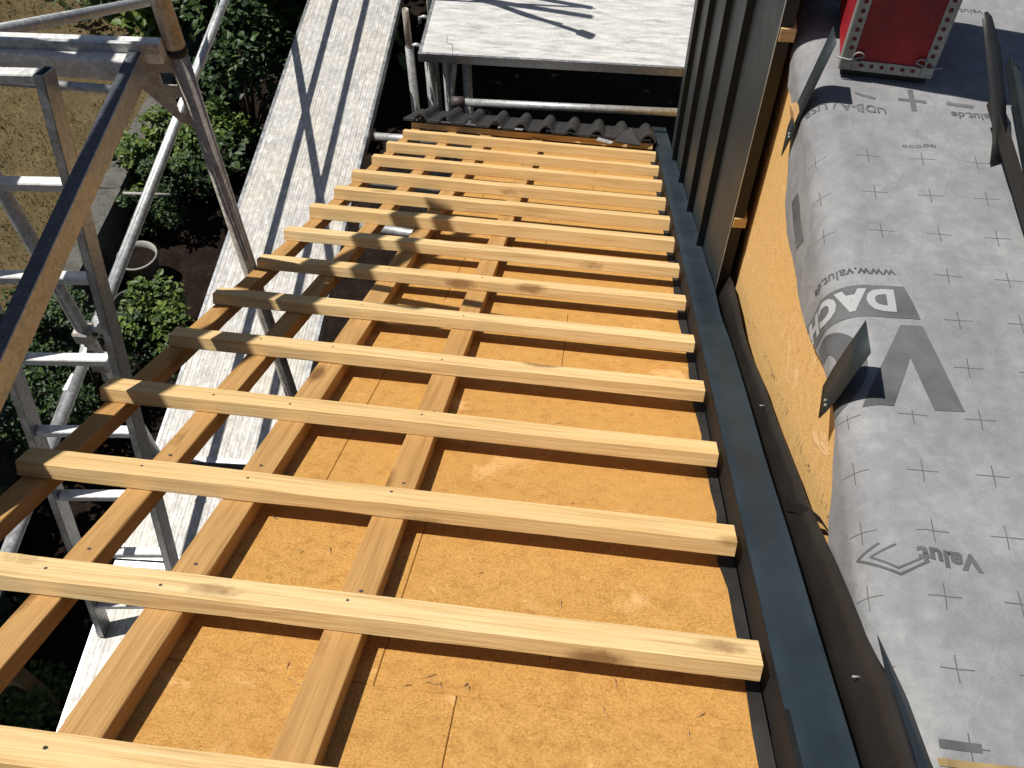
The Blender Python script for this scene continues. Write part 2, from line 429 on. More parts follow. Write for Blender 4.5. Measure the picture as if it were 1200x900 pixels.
# wood fibre boards (each panel a thing)
rows = [(-1.23, -.651, None), (-.65, -.0708, -.40), (-.07, .5092, -.531), (.51, 1.0892, -.766), (1.09, 1.6692, -.30), (1.67, 2.2492, -.70), (2.25, 2.8292, -.42),
        (2.83, 3.4092, -.75), (3.41, 3.9892, -.25), (3.99, 4.76, None)]
BU0, BU1 = -.928, .0765
rowname = ['hidden', 'at the photo bottom edge', 'second row from the bottom', 'third row from the bottom', 'fourth row from the bottom',
           'fifth row from the bottom', 'sixth row from the bottom', 'third row before the tiles', 'second row before the tiles', 'last row before the tiles']
for i, (v0, v1, sp) in enumerate(rows):
    if i == 0: continue
    for s, (a, b) in enumerate(((BU0, BU1),) if sp is None else ((BU0, sp - .0005), (sp + .0005, BU1))):
        m = MB(); m.box(0, b - a, 0, v1 - v0, -.06, 0)
        side = '' if sp is None else (', left of its end joint' if s == 0 else ', right of its end joint')
        o = m.build('fibre_board', 'fibre_board', None, .0015, MR @ T(a, v0, -.0008))
        tag(o, 'orange fibre board, ' + rowname[i] + side, 'roof board', 'wood fibre boards under the battens')
# crumbs, splinters and gouges on the boards
for i in range(46):
    u, v = random.uniform(-.83, .03), random.choice([random.uniform(-.12, 1.0), random.uniform(-.1, 2.4), random.gauss(-.07, .02), random.gauss(.51, .02)])
    if any(a - .01 < u < b + .03 for a, b in CBU): continue
    L = random.uniform(.004, .014); a = random.uniform(0, 3.14)
    m = MB(); p = [Vector((math.cos(a) * L * t, math.sin(a) * L * t, .001 + .002 * math.sin(t * 3))) for t in (-1, -.3, .4, 1)]
    m.path(p, [.0004, .0011, .0010, .0003], 5)
    o = m.build('wood_splinter', 'plank_wood' if random.random() < .85 else 'dark_nail', None, 0, MR @ T(u, v, 0))
    tag(o, 'tiny wood splinter lying loose on the orange fibre boards', 'splinter', 'splinters on the fibre boards')
m = MB(); m.path([(-.30 + .01, -.05, .002), (-.302, -.08, .006), (-.306, -.105, .002)], [.0006, .0011, .0006], 6)
# bitumen strip between boards and flashing
m = MB(); N = 60; top = []
for i in range(N + 1):
    v = -.6 + 5.3 * i / N
    e = .053 - .012 * noise.noise(Vector((v * 4, 2, 0))) + .009 * noise.noise(Vector((v * 15, 7, 0)))
    top.append((e, v))
bm = m.bm
va = [bm.verts.new((e, v, .003)) for e, v in top]; vb = [bm.verts.new((.0768, v, .004)) for e, v in top]; vc = [bm.verts.new((e, v, .0005)) for e, v in top]
for i in range(N):
    bm.faces.new((va[i], vb[i], vb[i + 1], va[i + 1])); bm.faces.new((vc[i], va[i], va[i + 1], vc[i + 1]))
tag(m.build('sealing_strip', 'bitumen', None, 0, MR), 'black bitumen sealing strip between the fibre boards and the flashing', 'sealing strip')
# ------------------------------------------------------------------ side flashing
fl = thing('roof_flashing', 'long dark blue grey sheet metal flashing beside the battens', 'flashing', MR)
def hem(v): return .1725 + .0035 * noise.noise(Vector((v * 2.1, 4, 0))) - .006 * math.exp(-((v - 1.62) / .16) ** 2)
m = MB(); bm = m.bm; prev = None
for i in range(171):
    v = -.9 + 5.96 * i / 170; e = hem(v); w = .0012 * noise.noise(Vector((v * 5, 0, 8)))
    ring = [bm.verts.new(p) for p in ((.0858, v, .0610), (.0868, v, .0622), (.115, v, .0615 + w), (.15, v, .0612 - w), (e, v, .0615), (e + .0012, v, .0628), (e + .0014, v, .0560))]
    if prev:
        for a in range(6): bm.faces.new((prev[a], ring[a], ring[a + 1], prev[a + 1])).smooth = 0 < a < 4
    prev = ring
# rolled far end
pts = [(5.06, .0615), (5.085, .058), (5.105, .044), (5.115, .020)]
for (a, b), (c, d) in zip(pts, pts[1:]): m.hexa([(.0865, a, b - .002), (.174, a, b - .002), (.174, c, d - .002), (.0865, c, d - .002), (.0865, a, b), (.174, a, b), (.174, c, d), (.0865, c, d)])
m.build('pan', 'anthracite_flashing', fl)
m = MB(); m.path([(hem(-.9 + 3.0 * i / 90) + .0008, -.9 + 3.0 * i / 90, .0631) for i in range(91)], .0006, 6); m.build('hem', 'anthracite_metal', fl)
m = MB(); m.hexa([(.0785, -.9, .008), (.0800, -.9, .008), (.0800, 5.06, .008), (.0785, 5.06, .008), (.0855, -.9, .0625), (.0870, -.9, .0625), (.0870, 5.06, .0625), (.0855, 5.06, .0625)])
m.hexa([(.0769, -.9, .0085), (.0784, -.9, .0085), (.0784, -.085, .0085), (.0769, -.085, .0085), (.0840, -.9, .0640), (.0935, -.9, .0640), (.0935, -.085, .0640), (.0840, -.085, .0640)])
m.build('edge_lip', 'dark_flashing_edge', fl)
# upstand, wavy sheet rising from pan to the wall board
UPT = [(-.9, .12), (-.6, .13), (-.203, .112), (-.06, .132), (.072, .100), (.256, .094), (.486, .076), (.652, .066), (.86, .052), (1.053, .060), (1.25, .040), (1.467, .046), (1.62, .075), (1.79, .092), (2.2, .06), (5.0, .06)]
def interp(tb, x):
    for (a, b), (c, d) in zip(tb, tb[1:]):
        if a <= x <= c: return b + (d - b) * (x - a) / (c - a)
    return tb[0][1] if x < tb[0][0] else tb[-1][1]
bm = bmesh.new(); prev = None; N = 150
for i in range(N + 1):
    v = -.9 + 3.1 * i / N; h = interp(UPT, v) * .92 + .003 * noise.noise(Vector((v * 6, 0, 3)))
    lean = .006 * noise.noise(Vector((v * 3.2, 1, 0)))
    dent = .0018 * noise.noise(Vector((v * 11, 5, 1)))
    tx, tz = .2085 + lean, .05 + h * .9
    def up_at(q): return (.190 + (tx - .190) * q + dent * math.sin(q * 3.1), v - h * .36 * q, .012 + (tz - .012) * q)
    ring = [bm.verts.new(up_at(0)), bm.verts.new(up_at(.35)), bm.verts.new(up_at(.7)), bm.verts.new(up_at(1)), bm.verts.new((tx + .003, v - h * .37, tz - .0006))]
    if prev:
        for a in range(4): bm.faces.new((prev[a], ring[a], ring[a + 1], prev[a + 1])).smooth = a < 3
    prev = ring
m = MB(); m.bm.free(); m.bm = bm; up = m.build('upstand', 'brown_reflection_metal', fl, recalc=False)
for (v, h) in ((-.02, .045), (.95, .03)):
    MB().tube((.190, v - h * .3, .05 + h), (.2015, v - h * .3, .05 + h + .001), .0019, 8).build('screw', 'grey_zinc_bead', fl)
sol = up.modifiers.new('thickness', 'SOLIDIFY'); sol.thickness = .0012; sol.offset = 0

MRI = MR.inverted()
# rear sheet: lies between the upstand and the membrane near the camera
m = MB(); pw = [(.214, .055, .165), (.245, .03, .118), (.262, -.01, .112), (.292, -.14, .108), (.292, -.32, .2), (.22, -.32, .30), (.214, -.15, .215)]
m.slab([MRI @ Vector(p) for p in pw], (0, 0, -.002)); m.build('rear_sheet', 'anthracite_flashing', fl)
# torn clip tongue on the upstand
bm = bmesh.new(); prev = None
CP = [(.188, .487, -.197), (.196, .455, -.155), (.206, .424, -.113), (.219, .384, -.080), (.228, .345, -.062)]
for i, p in enumerate(CP):
    ring = [bm.verts.new(p), bm.verts.new((p[0] + .004, p[1] - .022 + .002 * i, p[2] - .012 + .004 * i))]
    if prev: bm.faces.new((prev[0], ring[0], ring[1], prev[1]))
    prev = ring
for vtx in bm.verts: vtx.co = MRI @ vtx.co
m = MB(); m.bm.free(); m.bm = bm; cl = m.build('bent_clip', 'brown_reflection_metal', fl)
cl.modifiers.new('thickness', 'SOLIDIFY').thickness = .001

# ================================================================== DORMER
def zroof(y, x=.18, n=.05):   # world height of the roof plane (offset n) at world y
    v = (y + .01308 * x - RN.y * n) / RV.y
    return roof(x, v, n).z
# wood fibre wall board: vertical
WX = .240
ys = [.19 + 4.2 * i / 30 for i in range(31)]
pts = [(WX, y, zroof(y, .2, .02)) for y in ys] + [(WX, ys[-1], .045), (WX, .19, .045)]
m = MB(); m.slab(pts, (.022, 0, 0))
wb = m.build('wall_board', 'wall_fibre_board', None); tag(wb, 'golden wood fibre board forming the dormer side wall under the grey membrane', 'wall board')
rndm = random.Random(5); m = MB()
for i in range(170):      # printed batch line, illegible at this size
    y = rndm.uniform(.18, 1.5); z = zroof(y, .2, .05) + .05 + .02 * rndm.random() + (.012 if y < .5 else 0)
    if noise.noise(Vector((y * 9, 0, 0))) < -.05: continue
    h = rndm.uniform(.004, .011); w = rndm.uniform(.0008, .002)
    m.hexa([(WX - .0004, y, z), (WX - .0004, y + w, z), (WX + .001, y + w, z), (WX + .001, y, z), (WX - .0004, y + h * .3, z + h), (WX - .0004, y + w + h * .3, z + h), (WX + .001, y + w + h * .3, z + h), (WX + .001, y + h * .3, z + h)])
m.build('printed_marking', 'dark_nail', wb)

# standing seam cladding, plane x = .181 (thing at its near bottom corner)
cx = .181; cl = thing('wall_cladding', 'dark grey standing seam metal cladding with four upright seams', 'cladding')
CT = .30
edges = [1.662, 2.106, 2.565, 3.057, 3.53, 3.93]
def zb(y): return zroof(y, .18, .05) + .003
for a, b in zip(edges, edges[1:]):
    m = MB(); N = 5; fr = []
    for i in range(N + 1):
        t = i / N; y = a + (b - a) * t; bow = .0012 * math.sin(t * math.pi) - .0018 * (abs(t - .5) < .35)
        fr.append((cx + bow, y))
    bm = m.bm
    lo = [[bm.verts.new((x + dx, y, zb(y))) for x, y in fr] for dx in (0, .0012)]; hi = [[bm.verts.new((x + dx, y, CT)) for x, y in fr] for dx in (0, .0012)]
    for i in range(N):
        for q in ((lo[0][i], lo[0][i + 1], hi[0][i + 1], hi[0][i]), (lo[1][i + 1], lo[1][i], hi[1][i], hi[1][i + 1]), (hi[0][i], hi[0][i + 1], hi[1][i + 1], hi[1][i])): bm.faces.new(q)
    m.build('panel', 'anthracite_metal', cl)
for y in edges[1:-1]:
    m = MB(); z0 = zb(y)
    m.hexa([(cx - .026, y - .003, z0 + .004), (cx - .001, y - .003, z0), (cx - .001, y + .004, z0 - .003), (cx - .026, y + .004, z0 + .001), (cx - .026, y - .003, CT), (cx - .001, y - .003, CT), (cx - .001, y + .004, CT), (cx - .026, y + .004, CT)])
    m.hexa([(cx - .026, y + .004, z0 + .004), (cx - .020, y + .004, z0), (cx - .020, y + .010, z0 - .003), (cx - .026, y + .010, z0 + .001), (cx - .026, y + .004, CT), (cx - .020, y + .004, CT), (cx - .020, y + .010, CT), (cx - .026, y + .010, CT)])
    m.build('seam', 'anthracite_metal', cl)
m = MB(); y = edges[0]
m.hexa([(cx - .001, y - .002, zb(y)), (cx + .032, y - .001, zb(y)), (cx + .032, y + .001, zb(y)), (cx - .001, y, zb(y)), (cx - .001, y - .002, CT), (cx + .032, y - .001, CT), (cx + .032, y + .001, CT), (cx - .001, y, CT)])
m.build('end_flange', 'brown_reflection_metal', cl)
m = MB(); m.box(cx - .0022, cx - .001, y - .003, y + .006, zb(y), CT); m.build('edge_trim', 'aluminium', cl)
m = MB(); m.box(cx - .001, WX + .2, edges[0], edges[-1], CT, CT + .002); m.build('top_cap', 'anthracite_metal', cl)
m = MB(); m.box(cx + .002, WX + .2, edges[-1] - .002, edges[-1], -2.0, CT); m.build('far_flange', 'anthracite_metal', cl)
for i, (z, lab) in enumerate(((-.575, 'lower pale batten end poking out behind the dark wall cladding'), (.075, 'upper pale batten end poking out behind the dark wall cladding'))):
    m = MB(); m.box(0, .039, 0, .30, 0, .038)
    tag(m.build('wall_batten', 'batten_wood', None, .001, T(cx + .0016, edges[0] - .008, z)), lab, 'batten', 'batten ends behind the cladding')

# ---- membrane on the flat dormer roof, draped over the edge
XF, RR, ZT, AM = .30, .075, .10, R(75)
EDGE = [(-.40, .02), (-.097, .012), (-.037, .032), (.029, .054), (.081, .076), (.153, .116), (.23, .168), (.293, .190), (.352, .172), (.405, .142), (.51, .108), (.599, .106), (.699, .142), (.817, .19), (1.012, .228),
        (1.185, .264), (1.267, .258), (1.35, .21), (1.414, .168), (1.444, .14), (1.552, .146), (1.591, .150), (1.745, .076), (1.824, .04), (2.2, .02)]
def msurf(X, y, off=0.0):
    """flat membrane coordinates -> world"""
    s = XF - X; wr = 0
    for a, b, c in ((9, 5, .0030), (4, 11, .0026), (22, 17, .0012)):
        wr += c * noise.noise(Vector((X * a, y * b, a)))
    wr += .006 * math.exp(-((y - 1.38 + (X - .36) * 1.05) / .02) ** 2) * (X > .33)
    wr += .005 * math.exp(-((X - .315 - .02 * math.sin(y * 6)) / .018) ** 2) * (y < .35)
    wr += .007 * math.exp(-((y - 1.33) / .02) ** 2 - ((X - .26) / .06) ** 2)
    wr += off
    if s <= 0: x, z, nx, nz = XF - s, ZT, 0, 1
    elif s < RR * AM:
        a = s / RR; x, z, nx, nz = XF - RR * math.sin(a), ZT - RR + RR * math.cos(a), -math.sin(a), math.cos(a)
    else:
        t = s - RR * AM; x, z, nx, nz = XF - RR * math.sin(AM) - .010 * min(1, t / .1), ZT - RR + RR * math.cos(AM) - t, -1, .0
        wr = max(wr, -.004)
    yy, zz = y, z
    if y < -.10:     # continues up the main slope behind the tape
        zz = z + (-.10 - y) * .56
    return Vector((x + nx * wr, yy, zz + nz * wr))
bm = bmesh.new(); uvl = bm.loops.layers.uv.new('flat'); NY = 230; NXs = 66; grid = []
XR = 1.25
for j in range(NY + 1):
    y = -.40 + 2.6 * j / NY
    xl = XF - interp(EDGE, y) + .0025 * noise.noise(Vector((y * 30, 3, 0)))
    xr = XR if y < .6 or y > 1.9 else XR
    row = []
    for i in range(NXs + 1):
        t = i / NXs; X = xl + (XF - xl) * (t / .42) if t < .42 else XF + (xr - XF) * ((t - .42) / .58) ** 1.15
        row.append((bm.verts.new(msurf(X, y)), X, y))
    grid.append(row)
for j in range(NY):
    for i in range(NXs):
        q = (grid[j][i], grid[j][i + 1], grid[j + 1][i + 1], grid[j + 1][i])
        f = bm.faces.new([v[0] for v in q]); f.smooth = True
        for lp, v in zip(f.loops, q): lp[uvl].uv = (v[1], v[2])
m = MB(); m.bm.free(); m.bm = bm
mem = m.build('roofing_membrane', 'roofing_membrane', None, recalc=False)
tag(mem, 'pale grey printed roofing membrane draped over the dormer roof edge', 'membrane')

def drape(bm, off, step=.007):
    """bend flat lettering (X, Y) on to the membrane"""
    xs = [v.co.x for v in bm.verts]
    if min(xs) < XF + .01:
        x = min(xs) + step
        while x < min(max(xs), XF + .02):
            bmesh.ops.bisect_plane(bm, geom=bm.verts[:] + bm.edges[:] + bm.faces[:], plane_co=(x, 0, 0), plane_no=(1, 0, 0)); x += step
    ysp = [v.co.y for v in bm.verts]; y = min(ysp) + .02
    while y < max(ysp):
        bmesh.ops.bisect_plane(bm, geom=bm.verts[:] + bm.edges[:] + bm.faces[:], plane_co=(0, y, 0), plane_no=(0, 1, 0)); y += .02
    xsp = [v.co.x for v in bm.verts]; x = max(min(xsp), XF + .02) + .02
    while x < max(xsp):
        bmesh.ops.bisect_plane(bm, geom=bm.verts[:] + bm.edges[:] + bm.faces[:], plane_co=(x, 0, 0), plane_no=(1, 0, 0)); x += .02
    dele = [f for f in bm.faces if XF - f.calc_center_median().x > interp(EDGE, f.calc_center_median().y) - .004]
    bmesh.ops.delete(bm, geom=dele, context='FACES')
    for v in bm.verts: v.co = msurf(v.co.x, v.co.y, off)
def put(bm, name, mat='print_grey', off=.0012):
    drape(bm, off); bmesh.ops.recalc_face_normals(bm, faces=bm.faces)
    m = MB(); m.bm.free(); m.bm = bm; return m.build(name, mat, mem, recalc=False)
def text(body, x0, y0, size, bold=0.0, mat='print_grey', off=.0012, sx=1.0, sp=1.0, tilt=0.0):
    cu = bpy.data.curves.new('lettering', 'FONT'); cu.body = body; cu.size = size; cu.offset = bold; cu.resolution_u = 3; cu.space_character = sp
    o = bpy.data.objects.new('lettering', cu); COL.objects.link(o); dg = bpy.context.evaluated_depsgraph_get()
    me = bpy.data.meshes.new_from_object(o.evaluated_get(dg)); bpy.data.objects.remove(o)
    bm = bmesh.new(); bm.from_mesh(me); bpy.data.meshes.remove(me)
    for v in bm.verts:
        a, b = v.co.x * sx, v.co.y
        v.co = Vector((x0 - a, y0 - b + a * tilt, 0))
    return put(bm, 'printed_lettering', mat, off)
def flat(polys, name='printed_lettering', mat='print_grey', off=.0012):
    bm = bmesh.new()
    for p in polys: bm.faces.new([bm.verts.new((x, y, 0)) for x, y in p])
    bmesh.ops.triangulate(bm, faces=bm.faces)
    return put(bm, name, mat, off)
def stroke(pts, w):
    out = []
    for (a, b), (c, d) in zip(pts, pts[1:]):
        l = math.hypot(c - a, d - b); nx, ny = -(d - b) / l * w / 2, (c - a) / l * w / 2
        ex, ey = (c - a) / l * w * .4, (d - b) / l * w * .4
        out.append([(a + nx - ex, b + ny - ey), (c + nx + ex, d + ny + ey), (c - nx + ex, d - ny + ey), (a - nx - ex, b - ny - ey)])
    return out
flat([[(.442, .521), (.388, .519), (.362, .637), (.354, .716), (.396, .716)], [(.362, .637), (.316, .520), (.262, .520), (.354, .716)]])       # V
N = 40; oc = (.190, .622)
ring = []
for i in range(N):
    a, b = 2 * math.pi * i / N, 2 * math.pi * (i + 1) / N
    ring.append([(oc[0] + .092 * math.cos(a), oc[1] + .098 * math.sin(a)), (oc[0] + .092 * math.cos(b), oc[1] + .098 * math.sin(b)), (oc[0] + .036 * math.cos(b), oc[1] + .055 * math.sin(b)), (oc[0] + .036 * math.cos(a), oc[1] + .055 * math.sin(a))])
flat(ring)                                                                                             # O
flat([[(.373, .814), (.394, .732), (.02, .732), (.02, .814)]])                                             # DACH band
text('DACH', .352, .799, .072, .0042, 'print_pale', .0022, 1.02, 1.12)
text('www.valut.de', .362, .862, .0335, .0004, sx=1.02)
text('Valut', .414, .232, .041, .0018, sx=1.12, tilt=.08)
flat(stroke([(.258, .247), (.218, .226), (.286, .190), (.330, .214)], .0042) + stroke([(.284, .243), (.243, .225), (.284, .201), (.320, .219)], .0036))
flat([[(.302, -.069), (.364, -.069), (.364, -.082), (.302, -.082)]])
flat([[(.45, -.10), (.52, -.10), (.52, -.088), (.45, -.088)]])
flat(stroke([(.444, 1.412), (.500, 1.408)], .010) + stroke([(.472, 1.378), (.472, 1.444)], .013))
flat(stroke([(.554, 1.408), (.606, 1.402)], .011)); flat(stroke([(.345, 1.425), (.385, 1.412)], .008))
text('UDB-A / USB', .408, 1.375, .036, .0005, sx=.95, tilt=.10)
text('valut.de', .655, 1.378, .032, .0006, sx=1.0, tilt=.02)
text('ooooo', .50, 1.25, .020, .0, sx=1.35)
flat(stroke([(.622, 1.79), (.6, 1.835), (.578, 1.785)], .011)); text('valut', .70, 1.80, .03, .0003)
flat([[(.098, 1.06), (.142, 1.045), (.142, 1.20), (.098, 1.215)]])      # printed patch on the hanging edge
bm = bmesh.new(); P = [msurf(XF - .150, 1.44, .004), msurf(XF - .118, 1.475, .016), msurf(XF - .075, 1.43, .006), msurf(XF - .105, 1.385, .014), msurf(XF - .140, 1.40, .003)]
c0 = bm.verts.new((sum((p for p in P), Vector()) / 5) + Vector((-.006, 0, .012))); vs = [bm.verts.new(p) for p in P]
for a in range(5): bm.faces.new((vs[a], vs[(a + 1) % 5], c0))
m = MB(); m.bm.free(); m.bm = bm; m.build('torn_corner', 'plank_wood', mem)
# tape strip at the near edge
m = MB(); bm = m.bm; prev = None
for i in range(60):
    X = .296 + i * .012; a = bm.verts.new(msurf(X, -.096, .0025)); b = bm.verts.new(msurf(X, -.099 - .010 - .004 * noise.noise(Vector((X * 8, 0, 0))), .0025 + .0015 * noise.noise(Vector((X * 40, 0, 0)))))
    if prev: bm.faces.new((prev[0], a, b, prev[1]))
    prev = (a, b)
tag(m.build('adhesive_tape', 'tape_gold'), 'shiny golden adhesive tape strip along the near membrane edge', 'tape')
# dormer roof deck under membrane
m = MB(); m.box(.264, 1.3, -.08, 3.9, -.12, .075); tag(m.build('dormer_roof', 'plank_wood'), 'flat dormer roof deck hidden beneath the grey membrane', 'roof')

# ---- red chimney casing
bx = thing('chimney_casing', 'dark red panelled chimney box with grey perforated corner beads', 'chimney', T(.409, 1.477, .10) @ Matrix.Rotation(R(-5.6), 4, 'Z'))
W2, D, H = .1035, .29, .85
m = MB(); m.box(-W2 + .006, W2 - .006, .008, D, .004, .026); m.build('plinth', 'black_rubber', bx)
m = MB(); m.box(-W2, W2, 0, D, .024, H); m.build('panel', 'red_panel', bx, .003)
def bead(name, x0, x1, z0, z1, holes, ywall=True):
    m = MB(); m.box(x0, x1, -.003, -.0003, z0, z1); o = m.build(name, 'grey_zinc_bead', bx, .0008)
    for (hx, hz, r) in holes: MB().tube((hx, -.0042, hz), (hx, -.001, hz), r, 14).build('bead_hole', 'bead_hole', o)
    return o
bead('corner_bead', -W2 - .002, -W2 + .024, .024, H, [(-W2 + .0125, .060 + i * .0235, .0052) for i in range(1, 14)])
bead('corner_bead', W2 - .024, W2 + .002, .024, H, [(W2 - .0125, .060 + i * .0235, .0052) for i in range(14)])
bead('base_bead', -W2 + .0245, W2 - .0245, .024, .052, [(-W2 + .046 + i * .0235, .040, .005) for i in range(6)])
m = MB(); m.box(-W2 - .003, -W2 - .0002, -.002, .024, .024, H); m.build('side_bead', 'grey_zinc_bead', bx)
m = MB(); m.box(W2 + .0002, W2 + .003, -.002, .024, .024, H); m.build('side_bead', 'grey_zinc_bead', bx)
m = MB(); m.box(-W2 - .003, -W2 - .0002, D - .03, D, .024, H); m.build('side_bead', 'grey_zinc_bead', bx)
for sx, cxx in ((-1, -W2 + .034), (1, W2 - .032)):
    pts = [(cxx + sx * .05, -.006, .058)] + [(cxx + sx * .020, -.006, .053)] + [(cxx + .0125 * math.cos(a), -.0065, .063 + .0125 * math.sin(a)) for a in [(.2 + i * .55) if sx < 0 else (3 - i * .55) for i in range(11)]]
    MB().path(pts, .0021, 6).build('wire_loop', 'grey_zinc_bead', bx)
m = MB(); m.box(-W2 - .012, W2 + .012, -.012, D + .012, H, H + .03); m.build('cap', 'grey_zinc_bead', bx)

# ---- upright metal clips along the dormer edge
def clip(label, pts, mat, w=.073):
    """strip following pts (x, z) with width w in +y starting at y0"""
    bm = bmesh.new(); prev = None
    for (x, y0, z, ww) in pts:
        ring = [bm.verts.new((x, y0, z)), bm.verts.new((x, y0 + ww, z + .0))]
        if prev: bm.faces.new((prev[0], ring[0], ring[1], prev[1])).smooth = True
        prev = ring
    m = MB(); m.bm.free(); m.bm = bm; o = m.build('metal_clip', mat)
    s = o.modifiers.new('thickness', 'SOLIDIFY'); s.thickness = .0014
    for (p, y0, z, ww) in pts[1:2]:
        for k in (.35, .6): MB().tube((p - .004, y0 + ww * .3 * k * 2, z + .012 * k), (p + .001, y0 + ww * .3 * k * 2, z + .012 * k), .003, 8).build('rivet', 'grey_zinc_bead', o)
    return tag(o, label, 'metal clip', 'dark metal clips along the dormer edge')
clip('dark upright metal clip on the edge beside the big printed O', [(.206, .538, .020, .004), (.214, .540, .040, .060), (.224, .541, .080, .073), (.233, .543, .14, .073), (.245, .544, .218, .073)], 'anthracite_metal')
clip('dark upright metal clip beside the red chimney box', [(.200, 1.36, -.045, .004), (.212, 1.375, -.01, .055), (.224, 1.385, .05, .065), (.240, 1.392, .14, .065), (.258, 1.396, .25, .065)], 'anthracite_metal')
bm = bmesh.new(); prev = None
for t, w in ((0, .042), (.15, .032), (.4, .034), (.75, .034), (.96, .022), (1, .006)):
    p = Vector((.628, 1.205, .104)).lerp(Vector((.548, 1.41, .335)), t) + Vector((.012 * math.sin(t * 3), 0, 0))
    ring = [bm.verts.new(p - Vector((w / 2, w * .25, 0))), bm.verts.new(p + Vector((w / 2, w * .25, 0)))]
    if prev: bm.faces.new((prev[0], ring[0], ring[1], prev[1])).smooth = True
    prev = ring
m = MB(); m.bm.free(); m.bm = bm; o = m.build('metal_clip', 'black_plastic'); o.modifiers.new('thickness', 'SOLIDIFY').thickness = .0016
tag(o, 'tall black metal strip bent upright in the chimney shadow', 'metal clip', 'dark metal clips along the dormer edge')
def angle(label, a, b, w, mat):
    a, b = Vector(a), Vector(b); d = (b - a).normalized(); s = d.cross(Vector((0, 0, 1))).normalized(); u = s.cross(d)
    m = MB()
    for p, q in ((s, u), (u, s)):
        m.hexa([a, a + p * w, b + p * w, b, a + q * .002, a + p * w + q * .002, b + p * w + q * .002, b + q * .002])
    return tag(m.build('metal_angle', mat), label, 'metal profile', 'loose metal angle profiles')
angle('brown reflecting metal angle profile lying at the right photo edge', (.632, .915, .112), (.606, 1.335, .155), .034, 'brown_reflection_metal')
angle('short dark metal angle profile leaning behind the brown one at right', (.66, 1.08, .115), (.645, 1.42, .20), .03, 'anthracite_metal')

# ================================================================== TILES at the eaves
def tile_mesh(w=.292, length=.46, seed=0, broken=False):
    bm = bmesh.new(); nx, ny = 36, 6; grids = []
    for lay in (0, 1):
        g = []
        for j in range(ny + 1):
            v = length * j / ny; row = []
            for i in range(nx + 1):
                u = w * i / nx; ph = (u / (w / 2)) % 1.0
                hmp = .036 * max(0.0, math.sin(math.pi * min(1, max(0, (ph - .42) / .52)))) ** .7
                z = hmp + (.013 if lay else 0) + (.004 * noise.noise(Vector((u * 20, v * 20, seed))) * .4) - v * .03
                row.append(bm.verts.new((u, v, z)))
            g.append(row)
        grids.append(g)
    a, b = grids
    for j in range(ny):
        for i in range(nx):
            bm.faces.new((b[j][i], b[j][i + 1], b[j + 1][i + 1], b[j + 1][i])).smooth = True
            bm.faces.new((a[j][i], a[j + 1][i], a[j + 1][i + 1], a[j][i + 1])).smooth = True
    for i in range(nx):
        bm.faces.new((a[0][i], a[0][i + 1], b[0][i + 1], b[0][i])); bm.faces.new((a[ny][i + 1], a[ny][i], b[ny][i], b[ny][i + 1]))
    for j in range(ny):
        bm.faces.new((a[j + 1][0], a[j][0], b[j][0], b[j + 1][0])); bm.faces.new((a[j][nx], a[j + 1][nx], b[j + 1][nx], b[j][nx]))
    me = bpy.data.meshes.new('roof_tile'); bm.to_mesh(me); bm.free(); me.materials.append(MATS['concrete_tile']); return me
tn = ['rightmost dark concrete roof tile, next to the dark flashing', 'dark concrete roof tile second from the flashing', 'dark concrete roof tile in the middle of the short eaves row',
      'dark concrete roof tile fourth from the flashing', 'leftmost dark concrete roof tile, at the scaffold tubes']
for i in range(5):
    o = bpy.data.objects.new('roof_tile', tile_mesh(seed=i)); COL.objects.link(o)
    o.matrix_world = MR @ T(.078 - .290 * (i + 1), 4.345 + random.uniform(-.006, .006), .083 + .0008 * i) @ Matrix.Rotation(random.uniform(-.012, .012) + (-.02 if i == 4 else 0), 4, 'Z')
    tag(o, tn[i], 'roof tile', 'concrete tiles at the eaves')
m = MB(); bm = m.bm
m.slab([(0, 0, 0), (.15, -.02, 0), (.155, .05, .0), (.09, .12, .03), (.03, .07, .012)], (0, 0, .012))
tag(m.build('tile_fragment', 'concrete_tile', None, .002, MR @ T(-.16, 4.275, .078) @ Matrix.Rotation(.3, 4, 'X')), 'broken piece of dark tile lying in front of the eaves row', 'tile fragment')
m = MB(); m.slab([(0, 0, 0), (.085, -.03, 0), (.10, .0, 0), (.012, .04, 0)], (0, 0, .004))
tag(m.build('metal_offcut', 'galvanised_steel', None, 0, MR @ T(-.26, 4.285, .079) @ Matrix.Rotation(.25, 4, 'X')), 'pale sheet metal offcut left of the broken tile piece', 'metal offcut')
# gutter
gu = thing('roof_gutter', 'black half round gutter just behind the roof tiles', 'gutter', MR)
bm = bmesh.new(); prev = None
for i in range(13):
    a = math.pi + math.pi * i / 12
    ring = [bm.verts.new((u, 4.89 + .065 * math.cos(a), -.005 + .065 * math.sin(a))) for u in (-1.40, .11)]
    if prev: bm.faces.new((prev[0], ring[0], ring[1], prev[1])).smooth = True
    prev = ring
m = MB(); m.bm.free(); m.bm = bm; o = m.build('trough', 'black_plastic', gu); o.modifiers.new('thickness', 'SOLIDIFY').thickness = .002
for u in (-1.0, -.86, -.72, -.58, -.44):
    MB().box(u, u + .03, 4.825, 4.955, -.004, -.001).build('bracket', 'anthracite_metal', gu)

